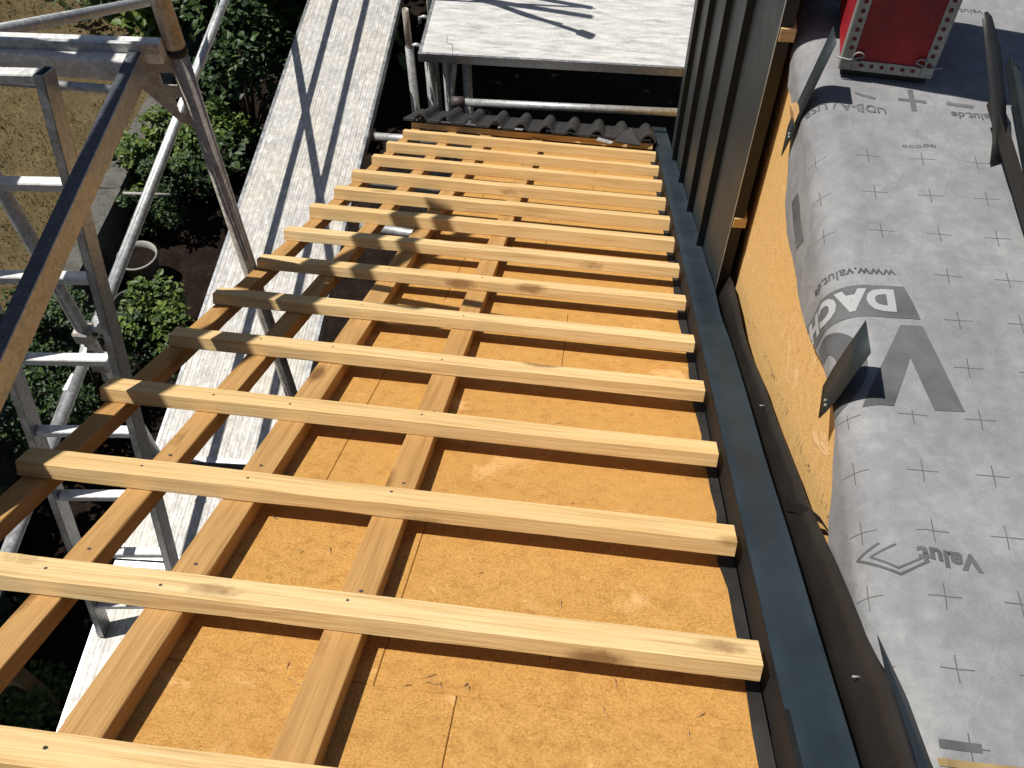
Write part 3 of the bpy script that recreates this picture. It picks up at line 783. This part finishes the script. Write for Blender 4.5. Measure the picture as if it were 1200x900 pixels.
# house walls below the roof
m = MB()
for (x0, x1, y0, y1, z0, z1) in ((-.88, 1.3, 3.55, 3.75, -4.8, -2.12),):
    m.box(x0, x1, y0, y1, z0, z1)
tag(m.build('house_wall', 'dark_wall'), 'shaded house wall below the eaves', 'wall')
m = MB(); ysl = [-1.0, 3.5]
m.hexa([(-.88, -1.0, -4.8), (-.70, -1.0, -4.8), (-.70, 3.54, -4.8), (-.88, 3.54, -4.8), (-.88, -1.0, .40), (-.70, -1.0, .40), (-.70, 3.54, -2.10), (-.88, 3.54, -2.10)])
tag(m.build('gable_wall', 'dark_wall'), 'shaded gable wall underneath the left edge of the roof boards', 'wall')

# ================================================================== SCAFFOLD
SR = .0242
ang = R(2.0)                      # scaffold stands two degrees off the roof axis
SM = T(-2.03, .35, -2.0) @ Matrix.Rotation(ang, 4, 'Z')      # local: x across to the roof, y along
def S(x, y, z): return SM @ Vector((x, y, z))
def deck(label, y0, y1, w=.605, x0=0.0, mat='ribbed_deck', M=SM, claws=True, ribs=True):
    d = thing('scaffold_deck', label, 'scaffold deck', M @ T(x0, y0, 0), 'scaffold walkway decks')
    L = y1 - y0
    m = MB(); m.box(.018, w - .018, .004, L - .004, -.006, -.001); m.build('walking_plate', mat, d)
    for a in (0, w - .018):
        MB().box(a, a + .0178, 0, L, -.062, .001).build('side_rail', 'aluminium', d, .001)
    for yy in (.0, L - .028):
        MB().box(.0182, w - .0182, yy + .0002, yy + .0278, -.055, .0005).build('end_piece', 'aluminium', d, .001)
    if claws:
        for a in (.07, w - .11):
            for yy, sg in ((0, -1), (L, 1)):
                MB().path([(a + .02, yy, -.02), (a + .02, yy + sg * .025, -.012), (a + .02, yy + sg * .05, -.016), (a + .02, yy + sg * .065, -.04), (a + .02, yy + sg * .066, -.06)], .011, 8).build('claw', 'galvanised_steel', d)
    return d
deck('long white ribbed scaffold deck running beside the roof to the far end', 1.125, 5.6)
deck('short white ribbed scaffold deck piece seen between the second and third counter battens', .655, 1.03)
deck('near white ribbed scaffold deck below the roof verge at bottom left', -1.5, .648)

# far deck at the eaves end
fd = thing('scaffold_deck', 'wide weathered white scaffold deck across the eaves end', 'scaffold deck', T(-1.384, 4.472, -2.0), 'scaffold walkway decks')
MB().box(.02, 3.0, .012, 1.15, -.006, 0).build('walking_plate', 'worn_deck_plate', fd)
MB().box(.0, 3.0, -.006, .0115, -.058, .002).build('side_rail', 'aluminium', fd, .001)
MB().box(.0, .0198, .0118, 1.15, -.058, .002).build('end_piece', 'aluminium', fd, .001)
for yy in (.10, .40, .72): MB().path([(.0, yy, -.02), (-.03, yy, -.01), (-.055, yy, -.02), (-.06, yy, -.06)], .012, 8).build('claw', 'galvanised_steel', fd)
MB().path([(.21, .02, .0015), (.20, .10, .0015), (.16, .12, .0015), (.15, .2, .0015)], .0012, 5).build('cable_tie', 'dark_nail', fd)

def post_thing(label, x, y, zs, mat='galvanised_steel', r=SR, group='scaffold posts'):
    t = thing('scaffold_post', label, 'scaffold post', T(x, y, zs[0]), group)
    for a, b in zip(zs, zs[1:]):
        MB().tube((0, 0, a - zs[0]), (0, 0, b - zs[0] - .002), r, 20).build('tube', mat, t)
    return t
# inner frame at the bay joint: two tubes, a spigot joint, gusset bracket and transom
P1 = Vector((-1.352, 1.525, 0)); P2 = Vector((-2.055, 1.50, 0))
f1 = thing('scaffold_portal', 'galvanised scaffold portal with the brownish post in front of the walkway', 'scaffold frame', T(P1.x, P1.y, -4.4))
MB().tube((0, 0, 0), (0, 0, 4.448), SR, 24).build('post', 'worn_galvanised_steel', f1)
MB().tube((0, 0, 4.451), (0, 0, 6.4), SR + .0012, 24, hollow=.02).build('upper_post', 'worn_galvanised_steel', f1)
MB().tube((0, 0, 4.432), (0, 0, 4.4535), SR + .0022, 24).build('joint_ring', 'black_rubber', f1)
q = P2 - P1; uq = q.normalized(); nq = Vector((-uq.y, uq.x, 0))
def F(d, z, o=0): return uq * d + nq * o + Vector((0, 0, z + 4.4))
MB().tube(F(.70, -4.4), F(.70, 2.0), SR, 20).build('outer_post', 'galvanised_steel', f1)
# gusset plate with two windows, between post and transom (plate in frame plane)
def plate(polys, th=.006):
    m = MB()
    for p in polys: m.slab([F(a, b, -th / 2) for a, b in p], nq * th)
    return m
zt = .062
gp = [[(.024, -.028), (.13, -.028), (.13, .05), (.024, .05)], [(.024, -.205), (.030, -.203), (.030, -.028), (.024, -.028)], [(.07, -.068), (.13, -.068), (.13, -.028), (.07, -.028)],
      [(.03, -.105), (.1133, -.105), (.13, -.08), (.13, -.068), (.03, -.068)], [(.052, -.16), (.0767, -.16), (.1133, -.105), (.052, -.105)], [(.03, -.203), (.06, -.185), (.0767, -.16), (.03, -.16)]]
plate(gp).build('gusset_plate', 'worn_galvanised_steel', f1)
for zc in (-1.17, -1.34, 0.0):
    MB().box(F(.70, 0).x - .034, F(.70, 0).x + .034, F(.70, 0).y - .034, F(.70, 0).y + .034, zc + 4.4 - .03, zc + 4.4 + .03).build('wedge_coupler', 'worn_galvanised_steel', f1, .008)
m = MB()
m.beam(F(.022, .085, .032), F(.68, .085, .032), .045, .05); m.build('transom', 'sunlit_aluminium', f1, .002)
m = MB(); m.beam(F(.022, -2.045), F(.68, -2.045), .05, .04); m.build('lower_transom', 'aluminium', f1, .002)
MB().beam(F(.022, .10, .058), F(.45, .10, .058), .012, .03).build('transom_lip', 'galvanised_steel', f1)

# guardrails (tubes of 38 mm, flattened ends) of the walkway
def rail(label, a, b, r=.019, group='galvanised walkway guardrails', mat='galvanised_steel', cat='guardrail', name='guardrail'):
    a, b = Vector(a), Vector(b); d = (b - a).normalized(); t = thing(name, label, cat, Matrix.Translation(a), group)
    MB().tube(d * .07, (b - a) - d * .07, r, 16).build('tube', mat, t)
    for e, s in ((Vector(), 1), (b - a, -1)):
        sd = d.cross(Vector((0, 0, 1))).normalized()
        m = MB(); p0 = e; p1 = e + d * s * .072; u = Vector((0, 0, 1))
        m.hexa([p0 - sd * .004 - u * .024, p0 + sd * .004 - u * .024, p1 + sd * r * .9 - u * r * .9, p1 - sd * r * .9 - u * r * .9, p0 - sd * .004 + u * .024, p0 + sd * .004 + u * .024, p1 + sd * r * .9 + u * r * .9, p1 - sd * r * .9 + u * r * .9])
        m.build('flattened_end', mat, t)
        MB().tube(p0 - sd * .02, p0 + sd * .012, .007, 8).build('bolt', 'dark_nail', t)
    return t
def LR(y, dx=0, dz=0): return (-2.045 - .06 * (y - 2) + dx, y, -1.17 + dz)
rail('upper grey guardrail tube rising from the frame to the top left', LR(1.50), LR(6.0))
rail('upper grey guardrail tube beginning at the ladder and going down left', LR(1.42), LR(-1.2))
rail('lower guardrail tube hidden behind the post, casting a stripe on the long deck', LR(1.50, -.116, -.17), LR(6.0, -.116, -.17))
rail('lower guardrail tube beside the near walkway deck at bottom left', LR(1.42, -.116, -.17), LR(-1.2, -.116, -.17))
rail('grey diagonal brace tube passing behind the post top at the upper left', (-2.084, 1.56, -.015), (-2.43, 5.30, -2.03), .0212, cat='brace', name='diagonal_brace', group='scaffold braces')

# hatch deck above the near bay
def hx(y): return -1.3565 - .058 * (y - .475)
hd = thing('hatch_deck', 'scaffold hatch deck with open trapdoor above the ladder', 'scaffold deck', T(-1.40, .3, .07))
o0 = Vector((-1.40, .3, .07))
def H(x, y, z): return Vector((x, y, z)) - o0
def seg(xa, ya, xb, yb, w, h, z=.075): return MB().beam(H(xa, ya, z), H(xb, yb, z), w, h)
seg(hx(-1.2) - .016, -1.2, hx(1.478) - .016, 1.478, .031, .066).build('side_rail', 'aluminium', hd, .002)
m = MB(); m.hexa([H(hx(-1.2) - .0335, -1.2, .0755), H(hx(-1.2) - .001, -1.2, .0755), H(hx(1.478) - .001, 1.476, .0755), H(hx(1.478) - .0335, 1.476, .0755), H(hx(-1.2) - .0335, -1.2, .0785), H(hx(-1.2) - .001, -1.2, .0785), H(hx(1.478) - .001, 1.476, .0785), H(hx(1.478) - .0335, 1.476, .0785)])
m.build('shaded_rail_top', 'navy_shade_scuffed', hd, .0008)  # dark strip added along the rail, its shade put into the colour
seg(-1.97, -1.2, -2.0, 1.478, .035, .066).build('side_rail', 'aluminium', hd, .002)
seg(-1.983, 1.457, hx(1.455) - .033, 1.44, .045, .06, .073).build('end_beam', 'sunlit_aluminium', hd, .002)
MB().tube(H(-1.98, 1.36, .045), H(hx(1.36) - .033, 1.345, .045), .012, 12).build('hinge_bar', 'galvanised_steel', hd)
m = MB(); m.hexa([H(-1.96, -1.2, .05), H(hx(-1.2) - .036, -1.2, .05), H(hx(.705) - .036, .60, .05), H(-1.965, .61, .05), H(-1.96, -1.2, .066), H(hx(-1.2) - .036, -1.2, .066), H(hx(.705) - .036, .60, .066), H(-1.965, .61, .066)])
m.build('walking_plate', 'bitumen', hd)
m = MB(); m.hexa([H(-1.958, .72, .08), H(-1.945, .72, .08), H(-1.945, 1.36, .08), H(-1.958, 1.36, .08), H(-2.16, .72, .66), H(-2.148, .72, .66), H(-2.148, 1.36, .66), H(-2.16, 1.36, .66)])
m.build('trapdoor', 'bitumen', hd)
# ladder through the hatch
ld = thing('ladder', 'aluminium ladder standing on the walkway under the open hatch', 'ladder', T(-1.99, .705, -1.999))
lo = Vector((-1.99, .705, -1.999))
A0, A1 = Vector((-1.665, .742, -1.999)) - lo, Vector((-1.588, 1.305, .12)) - lo
B0, B1 = Vector((0, 0, 0)), Vector((-1.925, 1.285, .12)) - lo
for a, b in ((A0, A1), (B0, B1)):
    d = (b - a).normalized(); m = MB()
    sd = d.cross(Vector((0, 1, 0))).normalized(); fw = sd.cross(d)
    hw, hd2, th = .0125, .030, .0022
    for (o1, w, dpt) in ((sd * (hw - th / 2), th, 2 * hd2), (-sd * (hw - th / 2), th, 2 * hd2), (fw * (hd2 - th / 2), 2 * hw, th), (-fw * (hd2 - th / 2), 2 * hw, th)):
        c = [o1 + sd * sx * w / 2 + fw * sy * dpt / 2 for sx, sy in ((-1, -1), (1, -1), (1, 1), (-1, 1))]
        m.hexa([a + k for k in c] + [b + k for k in c])
    m.build('side_rail', 'aluminium', ld)
for i in range(8):
    t = (i + .55) / 7.6; p, q = B0.lerp(B1, t), A0.lerp(A1, t)
    d = (q - p).normalized()
    m = MB(); m.beam(p + d * .013 + Vector((0, 0, .015)), q - d * .013 + Vector((0, 0, .015)), .032, .028); m.build('rung', 'sunlit_aluminium', ld, .003)
rb = B0.lerp(B1, .95); 
# timber guard boards on the upper lift (cast the stripes on the battens)
for z0, z1, lab in ((1.295, 1.42, 'upper wooden guard board of the scaffold lift above'), (.98, 1.165, 'lower wooden guard board of the scaffold lift above')):
    m = MB(); m.box(-.006, .006, 0, 3.55, 0, z1 - z0)
    tag(m.build('guard_board', 'plank_wood', None, .002, T(-2.035, -1.0, z0)), lab, 'guard board', 'wooden guard boards')
# transverse ledgers between walkway and house, and posts below
for lab, a, b in (('first short ledger tube between walkway and eaves, nearest the tiles', (-1.62, 3.75, -2.062), (-.80, 3.735, -2.062)),
                  ('second short ledger tube seen through the gaps between the counter battens', (-1.56, 3.38, -2.062), (-.85, 3.33, -2.062)),
                  ('third short ledger tube seen through the gaps nearest the walkway deck', (-1.46, 3.03, -2.062), (-.85, 2.96, -2.062))):
    t = thing('ledger_tube', lab, 'ledger', Matrix.Translation(a), 'short ledger tubes'); MB().tube((0, 0, 0), Vector(b) - Vector(a), .0242, 16, hollow=.020).build('tube', 'galvanised_steel', t)
t = thing('ledger_tube', 'long pale ledger tube under the wide far deck', 'ledger', T(-1.13, 4.27, -2.19)); MB().tube((0, 0, 0), (1.5, .03, 0), .0242, 16).build('tube', 'galvanised_steel', t)
MB().tube((-.03, 0, 0), (.05, 0, 0), .034, 12).build('coupler', 'dark_nail', t)
st = post_thing('open ended tube stub with pipe spigot at the far deck corner', -1.425, 4.43, (-4.7, -1.93), r=.026)
MB().tube((0, 0, 2.77), (0, 0, 3.02), .0195, 16, hollow=.016).build('spigot', 'worn_galvanised_steel', st)
post_thing('thick grey post under the left corner of the far deck', -1.345, 4.60, (-4.7, -2.06), r=.032)
post_thing('second grey post under the far deck, left of the slanted white tube', -1.245, 4.66, (-4.7, -2.06), r=.030)
post_thing('grey post under the far deck, right of the slanted white tube', -1.115, 4.64, (-4.7, -2.06), r=.030)
t = thing('diagonal_brace', 'slim white slanted tube under the far deck', 'brace', T(-1.17, 4.56, -2.07), 'scaffold braces'); MB().tube((0, 0, 0), (-.12, .05, -.9), .0165, 14).build('tube', 'galvanised_steel', t)
# corner frame beyond the top of the picture: throws the lattice shadow on the far deck
kf = thing('corner_scaffold', 'scaffold corner unit standing at the far deck', 'scaffold frame', T(-1.42, 5.14, -2.0))
MB().tube((0, 0, -2.6), (0, 0, 2.1), SR, 16).build('post', 'galvanised_steel', kf)
m = MB()
for a, b in ((-.52, -.10), (-.04, .30), (.36, .56)): m.box(a, b, -.004, .004, .96, 1.04)
m.box(-.52, .56, -.004, .004, .94, .975); m.box(-.52, .56, -.004, .004, 1.02, 1.055); m.build('cross_bar', 'galvanised_steel', kf)
MB().tube((-.30, .10, 1.0), (.52, -.28, 1.0), .018, 12).tube((.50, -.27, 1.0), (.58, -.31, 1.0), .034, 12).build('swivel_arm', 'galvanised_steel', kf)
MB().path([(-.30, .06, 1.0), (-.05, -.02, 1.0), (.16, -.13, 1.0), (.38, -.20, 1.0)], .017, 8).build('curved_arm', 'galvanised_steel', kf)
MB().tube((0, .12, 1.0), (.56, .0, 1.0), .02, 10).build('side_arm', 'galvanised_steel', kf)

# ================================================================== GARDEN
GZ = -4.8
def plane(name, x0, x1, y0, y1, z, mat, n=60, amp=.03, sc=1.5):
    bm = bmesh.new(); g = [[bm.verts.new((x0 + (x1 - x0) * i / n, y0 + (y1 - y0) * j / n, amp * noise.noise(Vector((x0 + (x1 - x0) * i / n, y0 + (y1 - y0) * j / n, 0)) * sc))) for i in range(n + 1)] for j in range(n + 1)]
    for j in range(n):
        for i in range(n): bm.faces.new((g[j][i], g[j][i + 1], g[j + 1][i + 1], g[j + 1][i])).smooth = True
    m = MB(); m.bm.free(); m.bm = bm; return struct(m.build(name, mat, None, 0, T(0, 0, z)))
plane('ground', -60, 60, -40, 120, GZ - .05, 'garden_soil', 140, .06)
plane('soil', -4.6, -1.0, -3, 14, GZ, 'garden_soil', 110, .07, 5)
KX = -4.62
plane('lawn', -14, KX - .1, -4, 16, -4.42, 'dry_lawn', 70, .05)
bm = bmesh.new(); rg = random.Random(3)
for i in range(15000):
    x, y = rg.uniform(-8.5, KX - .12), rg.uniform(3.2, 9.5); a = rg.uniform(0, 6.28); h = rg.uniform(.02, .06); w = .006
    l = Vector((rg.uniform(-.03, .03), rg.uniform(-.03, .03), h)); c = Vector((x, y, -4.42)); d = Vector((math.cos(a) * w, math.sin(a) * w, 0))
    bm.faces.new([bm.verts.new(c - d), bm.verts.new(c + d), bm.verts.new(c + l)])
m = MB(); m.bm.free(); m.bm = bm; struct(m.build('grass', 'grass_blade', recalc=False), 'stuff')
for i in range(7):
    y0 = 1.5 + i * 1.02
    m = MB(); m.box(-.10, .10, 0, 1.005, 0, .56)
    bmesh.ops.subdivide_edges(m.bm, edges=m.bm.edges[:], cuts=4, use_grid_fill=True)
    for v in m.bm.verts: v.co += Vector((1, 1, 1)) * .008 * noise.noise(v.co * 6 + Vector((0, y0, 0)))
    o = m.build('kerb_stone', 'mossy_concrete', None, 0, T(KX + .02 + .01 * (i % 2), y0, -4.93))
    tag(o, ['mossy concrete edging stone nearest the ladder foot', 'mossy concrete edging stone, second along the lawn edge from the ladder', 'mossy concrete edging stone, third along the lawn edge', 'mossy concrete edging stone, fourth along the lawn edge',
            'mossy concrete edging stone, fifth along the lawn edge', 'mossy concrete edging stone, sixth along the lawn edge', 'mossy concrete edging stone at the far end of the lawn edge'][i], 'edging stone', 'concrete edging stones of the lawn')

def leaf(bm, c, L, W, az, pitch, roll, fold=.25):
    M = Matrix.Rotation(az, 3, 'Z') @ Matrix.Rotation(pitch, 3, 'X') @ Matrix.Rotation(roll, 3, 'Y')
    pts = [(0, 0, 0), (W * .5, L * .35, fold * W * .5), (W * .36, L * .72, fold * W * .3), (0, L, -.08 * L), (-W * .36, L * .72, fold * W * .3), (-W * .5, L * .35, fold * W * .5)]
    v = [bm.verts.new(c + M @ Vector(p)) for p in pts]
    bm.faces.new((v[0], v[1], v[2], v[3])); bm.faces.new((v[0], v[3], v[4], v[5]))
def crown_mesh(seed, n, rx, ry, h, L, mat, lumps=9):
    rr = random.Random(seed); bm = bmesh.new()
    cs = [(Vector((rr.uniform(-.75, .75) * rx, rr.uniform(-.75, .75) * ry, h * rr.uniform(.15, .95))), rr.uniform(.22, .45) * min(rx, ry, h)) for _ in range(lumps)]
    for i in range(n):
        c, r = rr.choice(cs); d = Vector((rr.gauss(0, 1), rr.gauss(0, 1), rr.gauss(.25, 1))).normalized()
        p = c + d * r * rr.uniform(.55, 1.08); p.z = max(p.z, .02)
        s = L * rr.uniform(.55, 1.25)
        leaf(bm, p, s, s * rr.uniform(.6, .85), rr.uniform(0, 6.28), rr.uniform(-.9, .5), rr.uniform(-.6, .6))
    me = bpy.data.meshes.new('foliage'); bm.to_mesh(me); bm.free(); me.materials.append(MATS[mat]); return me, cs
def stem_mesh(cs):
    m = MB()
    for c, r in cs: m.path([(0, 0, 0), (c.x * .3, c.y * .3, c.z * .5), tuple(c)], [.03, .018, .006], 6)
    me = bpy.data.meshes.new('branches'); m.bm.to_mesh(me); m.bm.free(); me.materials.append(MATS['bark']); return me
KINDS = [crown_mesh(11, 1700, .95, .95, 2.0, .15, 'leaf_green', 13), crown_mesh(12, 2000, 1.0, .9, 1.9, .105, 'leaf_dark', 12), crown_mesh(13, 1100, .5, .5, .75, .08, 'leaf_green', 7), crown_mesh(14, 900, .45, .5, .5, .05, 'leaf_yellow', 7),
         crown_mesh(15, 3200, .9, 1.0, 2.4, .07, 'leaf_dark', 14)]
STEMS = [stem_mesh(cs) for _, cs in KINDS]
def shrub(kind, x, y, z, s, rot, label):
    t = thing('garden_shrub', label, 'shrub', T(x, y, z) @ Matrix.Rotation(rot, 4, 'Z') @ Matrix.Scale(s, 4), 'shrubs in the garden below')
    for nm, me in (('foliage', KINDS[kind][0]), ('branches', STEMS[kind])):
        o = bpy.data.objects.new(nm, me); COL.objects.link(o); o.parent = t
    return t
SH = [(0, -4.55, 8.3, 1.15, .3, 'broad leaved green shrub directly behind the slanted post at top left'),
      (0, -3.35, 8.5, 1.2, 2.1, 'broad leaved green shrub touching the left edge of the long deck near the top'),
      (4, -5.9, 9.3, 1.2, 1.0, 'dark shrub in the top left corner behind the lawn'),
      (1, -3.7, 6.9, .8, 4.0, 'dark leaved shrub between the post and the long white deck'),
      (0, -2.3, 9.8, 1.2, 5.2, 'shaded shrub seen under the left part of the far deck'),
      (1, -.8, 10.4, 1.2, 2.2, 'almost black shrub seen under the middle of the far deck'),
      (2, -4.35, 6.05, .9, .8, 'small leafy bush beside the kerb below the gusset plate'),
      (3, -4.95, 4.35, .9, 2.4, 'yellow green low bush at the lawn edge by the photo left border'),
      (1, -5.0, 3.1, .85, 1.2, 'dark leafy bush behind the lower ladder rungs'),
      (4, -3.85, 3.3, .55, 3.3, 'dense small leaved bush below the left ends of the battens'),
      (2, -3.75, 4.2, .8, 5.0, 'small bush between the flower pots and the batten ends'),
      (1, -4.4, 1.6, .75, 2.6, 'dark bush in the shade at the lower left'),
      (2, -3.6, .95, .7, 4.1, 'shaded bush in the bottom left gap between the battens'),
      (1, -4.15, 5.75, .42, 1.7, 'low dark plant just behind the flower pots'),
      (2, -3.95, 6.5, .8, 3.7, 'low leafy plant in the dark bed between post and long deck'),
      (1, -4.2, 3.75, .5, .4, 'low dark plant in front of the nearer flower pot'),
      (1, -3.1, 11.2, 1.3, .2, 'tall dark shrub behind the long deck at the top')]
for a in SH: shrub(a[0], a[1], a[2], GZ, *a[3:])
# ivy ground plants in the dark bed
# spruce tip
sp = thing('spruce_tree', 'dark spruce with needle twigs at the left photo border', 'tree', T(-5.3, 2.55, GZ), 'garden trees')
MB().tube((0, 0, 0), (0, 0, 2.3), .05, 10, .008).build('trunk', 'bark', sp)
bm = bmesh.new(); rs = random.Random(9)
for lv in range(13):
    z = .35 + lv * .15; Lb = (2.3 - z) * .48 + .1
    for k in range(9):
        a = k * .7 + lv * .4 + rs.uniform(-.2, .2); d = Vector((math.cos(a), math.sin(a), .12)).normalized()
        for q in range(26):
            t = (q + 1) / 26; p = Vector((0, 0, z)) + d * Lb * t + Vector((0, 0, -.14 * t * t * Lb))
            for sgn in (-1, 1):
                sd = Vector((-d.y, d.x, 0)) * sgn; e = p + (sd * .7 + d * .7).normalized() * .07 * (1.2 - t * .6) + Vector((0, 0, rs.uniform(-.01, .02)))
                w = d * .006; bm.faces.new([bm.verts.new(p - w), bm.verts.new(p + w), bm.verts.new(e)])
m = MB(); m.bm.free(); m.bm = bm; m.build('foliage', 'needle', sp, recalc=False)
# unseen trees, added only to shade the bed and the ground
def tree(x, y, h, label, seed):
    t = thing('shade_tree', label, 'tree', T(x, y, GZ), 'garden trees')
    m = MB(); m.path([(0, 0, 0), (.05, .02, h * .3), (-.03, .05, h * .6), (0, 0, h * .9)], [.16, .13, .08, .03], 10)
    rr = random.Random(seed)
    for i in range(9):
        a = i * 2.4; m.path([(0, 0, h * (.3 + .05 * i)), (math.cos(a) * .7, math.sin(a) * .7, h * (.38 + .055 * i)), (math.cos(a) * 1.5, math.sin(a) * 1.5, h * (.44 + .05 * i))], [.05, .03, .01], 6)
    m.build('trunk', 'bark', t)
    me, cs = crown_mesh(seed, 6500, 1.9, 1.9, h * .72, .17, 'leaf_dark', 26)
    for v in me.vertices: v.co.z += h * .28
    o = bpy.data.objects.new('crown', me); COL.objects.link(o); o.parent = t
tree(-5.7, .6, 5.0, 'added unseen leafy tree left of the picture shading the garden bed', 31)

tree(-3.1, 8.8, 5.6, 'added leafy tree beyond the top edge shading the bed under the far deck', 35)
tree(-2.0, 11.2, 6.2, 'added leafy tree far behind the eaves deck, shading the ground', 34)
# flower pots
def pot(x, y, r, h, label, mat, rim):
    t = thing('flower_pot', label, 'flower pot', T(x, y, GZ + .02), 'round flower pots in the garden bed')
    m = MB(); bm = m.bm; N = 32; prof = [(r * .72, 0), (r * .94, h * .9), (r, h * .9), (r, h), (r * .93, h), (r * .86, h * .75)]
    rg = [[bm.verts.new((p * math.cos(2 * math.pi * i / N), p * math.sin(2 * math.pi * i / N), z)) for i in range(N)] for p, z in prof]
    for a, b in zip(rg, rg[1:]):
        for i in range(N): bm.faces.new((a[i], a[(i + 1) % N], b[(i + 1) % N], b[i])).smooth = True
    bm.faces.new(rg[0]); m.build('body', mat, t)
    m = MB(); m.tube((0, 0, h * .70), (0, 0, h * .76), r * .862, N).build('soil', 'garden_soil', t)
    return t
pot(-4.16, 4.92, .175, .27, 'pale round flower pot farther from the ladder in the dark bed', 'pot_white', 0)
pot(-4.06, 4.42, .145, .24, 'grey round flower pot nearer the ladder, half behind the guardrail', 'mossy_concrete', 0)
m = MB(); m.path([(0, 0, 0), (.5, -.25, .02), (.9, -.45, .03)], .018, 8)
tag(m.build('wooden_stake', 'plank_wood', None, 0, T(-3.88, 4.55, GZ + .1)), 'thin wooden stake lying beside the flower pots', 'stake')
m = MB(); m.tube((0, 0, 0), (.42, .02, 0), .014, 8)
tag(m.build('plastic_pipe', 'pot_white', None, 0, T(-4.36, 5.4, GZ + .55)), 'short white pipe just above the flower pots', 'pipe')
m = MB(); m.box(-.07, .07, -.05, .05, 0, 1.3)
tag(m.build('wooden_post', 'plank_wood', None, .004, T(-3.55, 1.15, GZ)), 'short brown wooden post standing in the dark bed at bottom left', 'post')

# ================================================================== LIGHT, SKY, CAMERA
world = bpy.data.worlds.new('World'); SC.world = world; world.use_nodes = True
nt = world.node_tree; bg = nt.nodes['Background']; sky = nt.nodes.new('ShaderNodeTexSky'); sky.sky_type = 'NISHITA'; sky.sun_disc = False
SUN = Vector((.45, -.08, -.89)).normalized()
sky.sun_elevation = math.asin(-SUN.z); sky.sun_rotation = math.atan2(-SUN.x, -SUN.y)
nt.links.new(sky.outputs[0], bg.inputs[0]); bg.inputs[1].default_value = .05
sl = bpy.data.lights.new('sun', 'SUN'); sl.energy = 5.0; sl.angle = R(.5); sl.color = (1, .955, .88)
so = bpy.data.objects.new('sun', sl); COL.objects.link(so); so.rotation_euler = SUN.to_track_quat('-Z', 'Y').to_euler()
cam = bpy.data.cameras.new('camera'); co = bpy.data.objects.new('camera', cam); COL.objects.link(co); SC.camera = co
cam.sensor_width = 36; cam.lens = 36 * 1120 / 1200; cam.clip_start = .05; cam.clip_end = 500
CR = [(.9945, .1042, -.0079), (.0794, -.8030, -.5907), (-.0679, .5869, -.8068)]
xa, ya, za = Vector(CR[0]), -Vector(CR[1]), -Vector(CR[2])
co.matrix_world = Matrix(((xa.x, ya.x, za.x, -.2537), (xa.y, ya.y, za.y, -.5291), (xa.z, ya.z, za.z, 1.519), (0, 0, 0, 1)))
SC.view_settings.view_transform = 'Standard'; SC.view_settings.look = 'None'; SC.view_settings.exposure = .26; SC.view_settings.gamma = 1
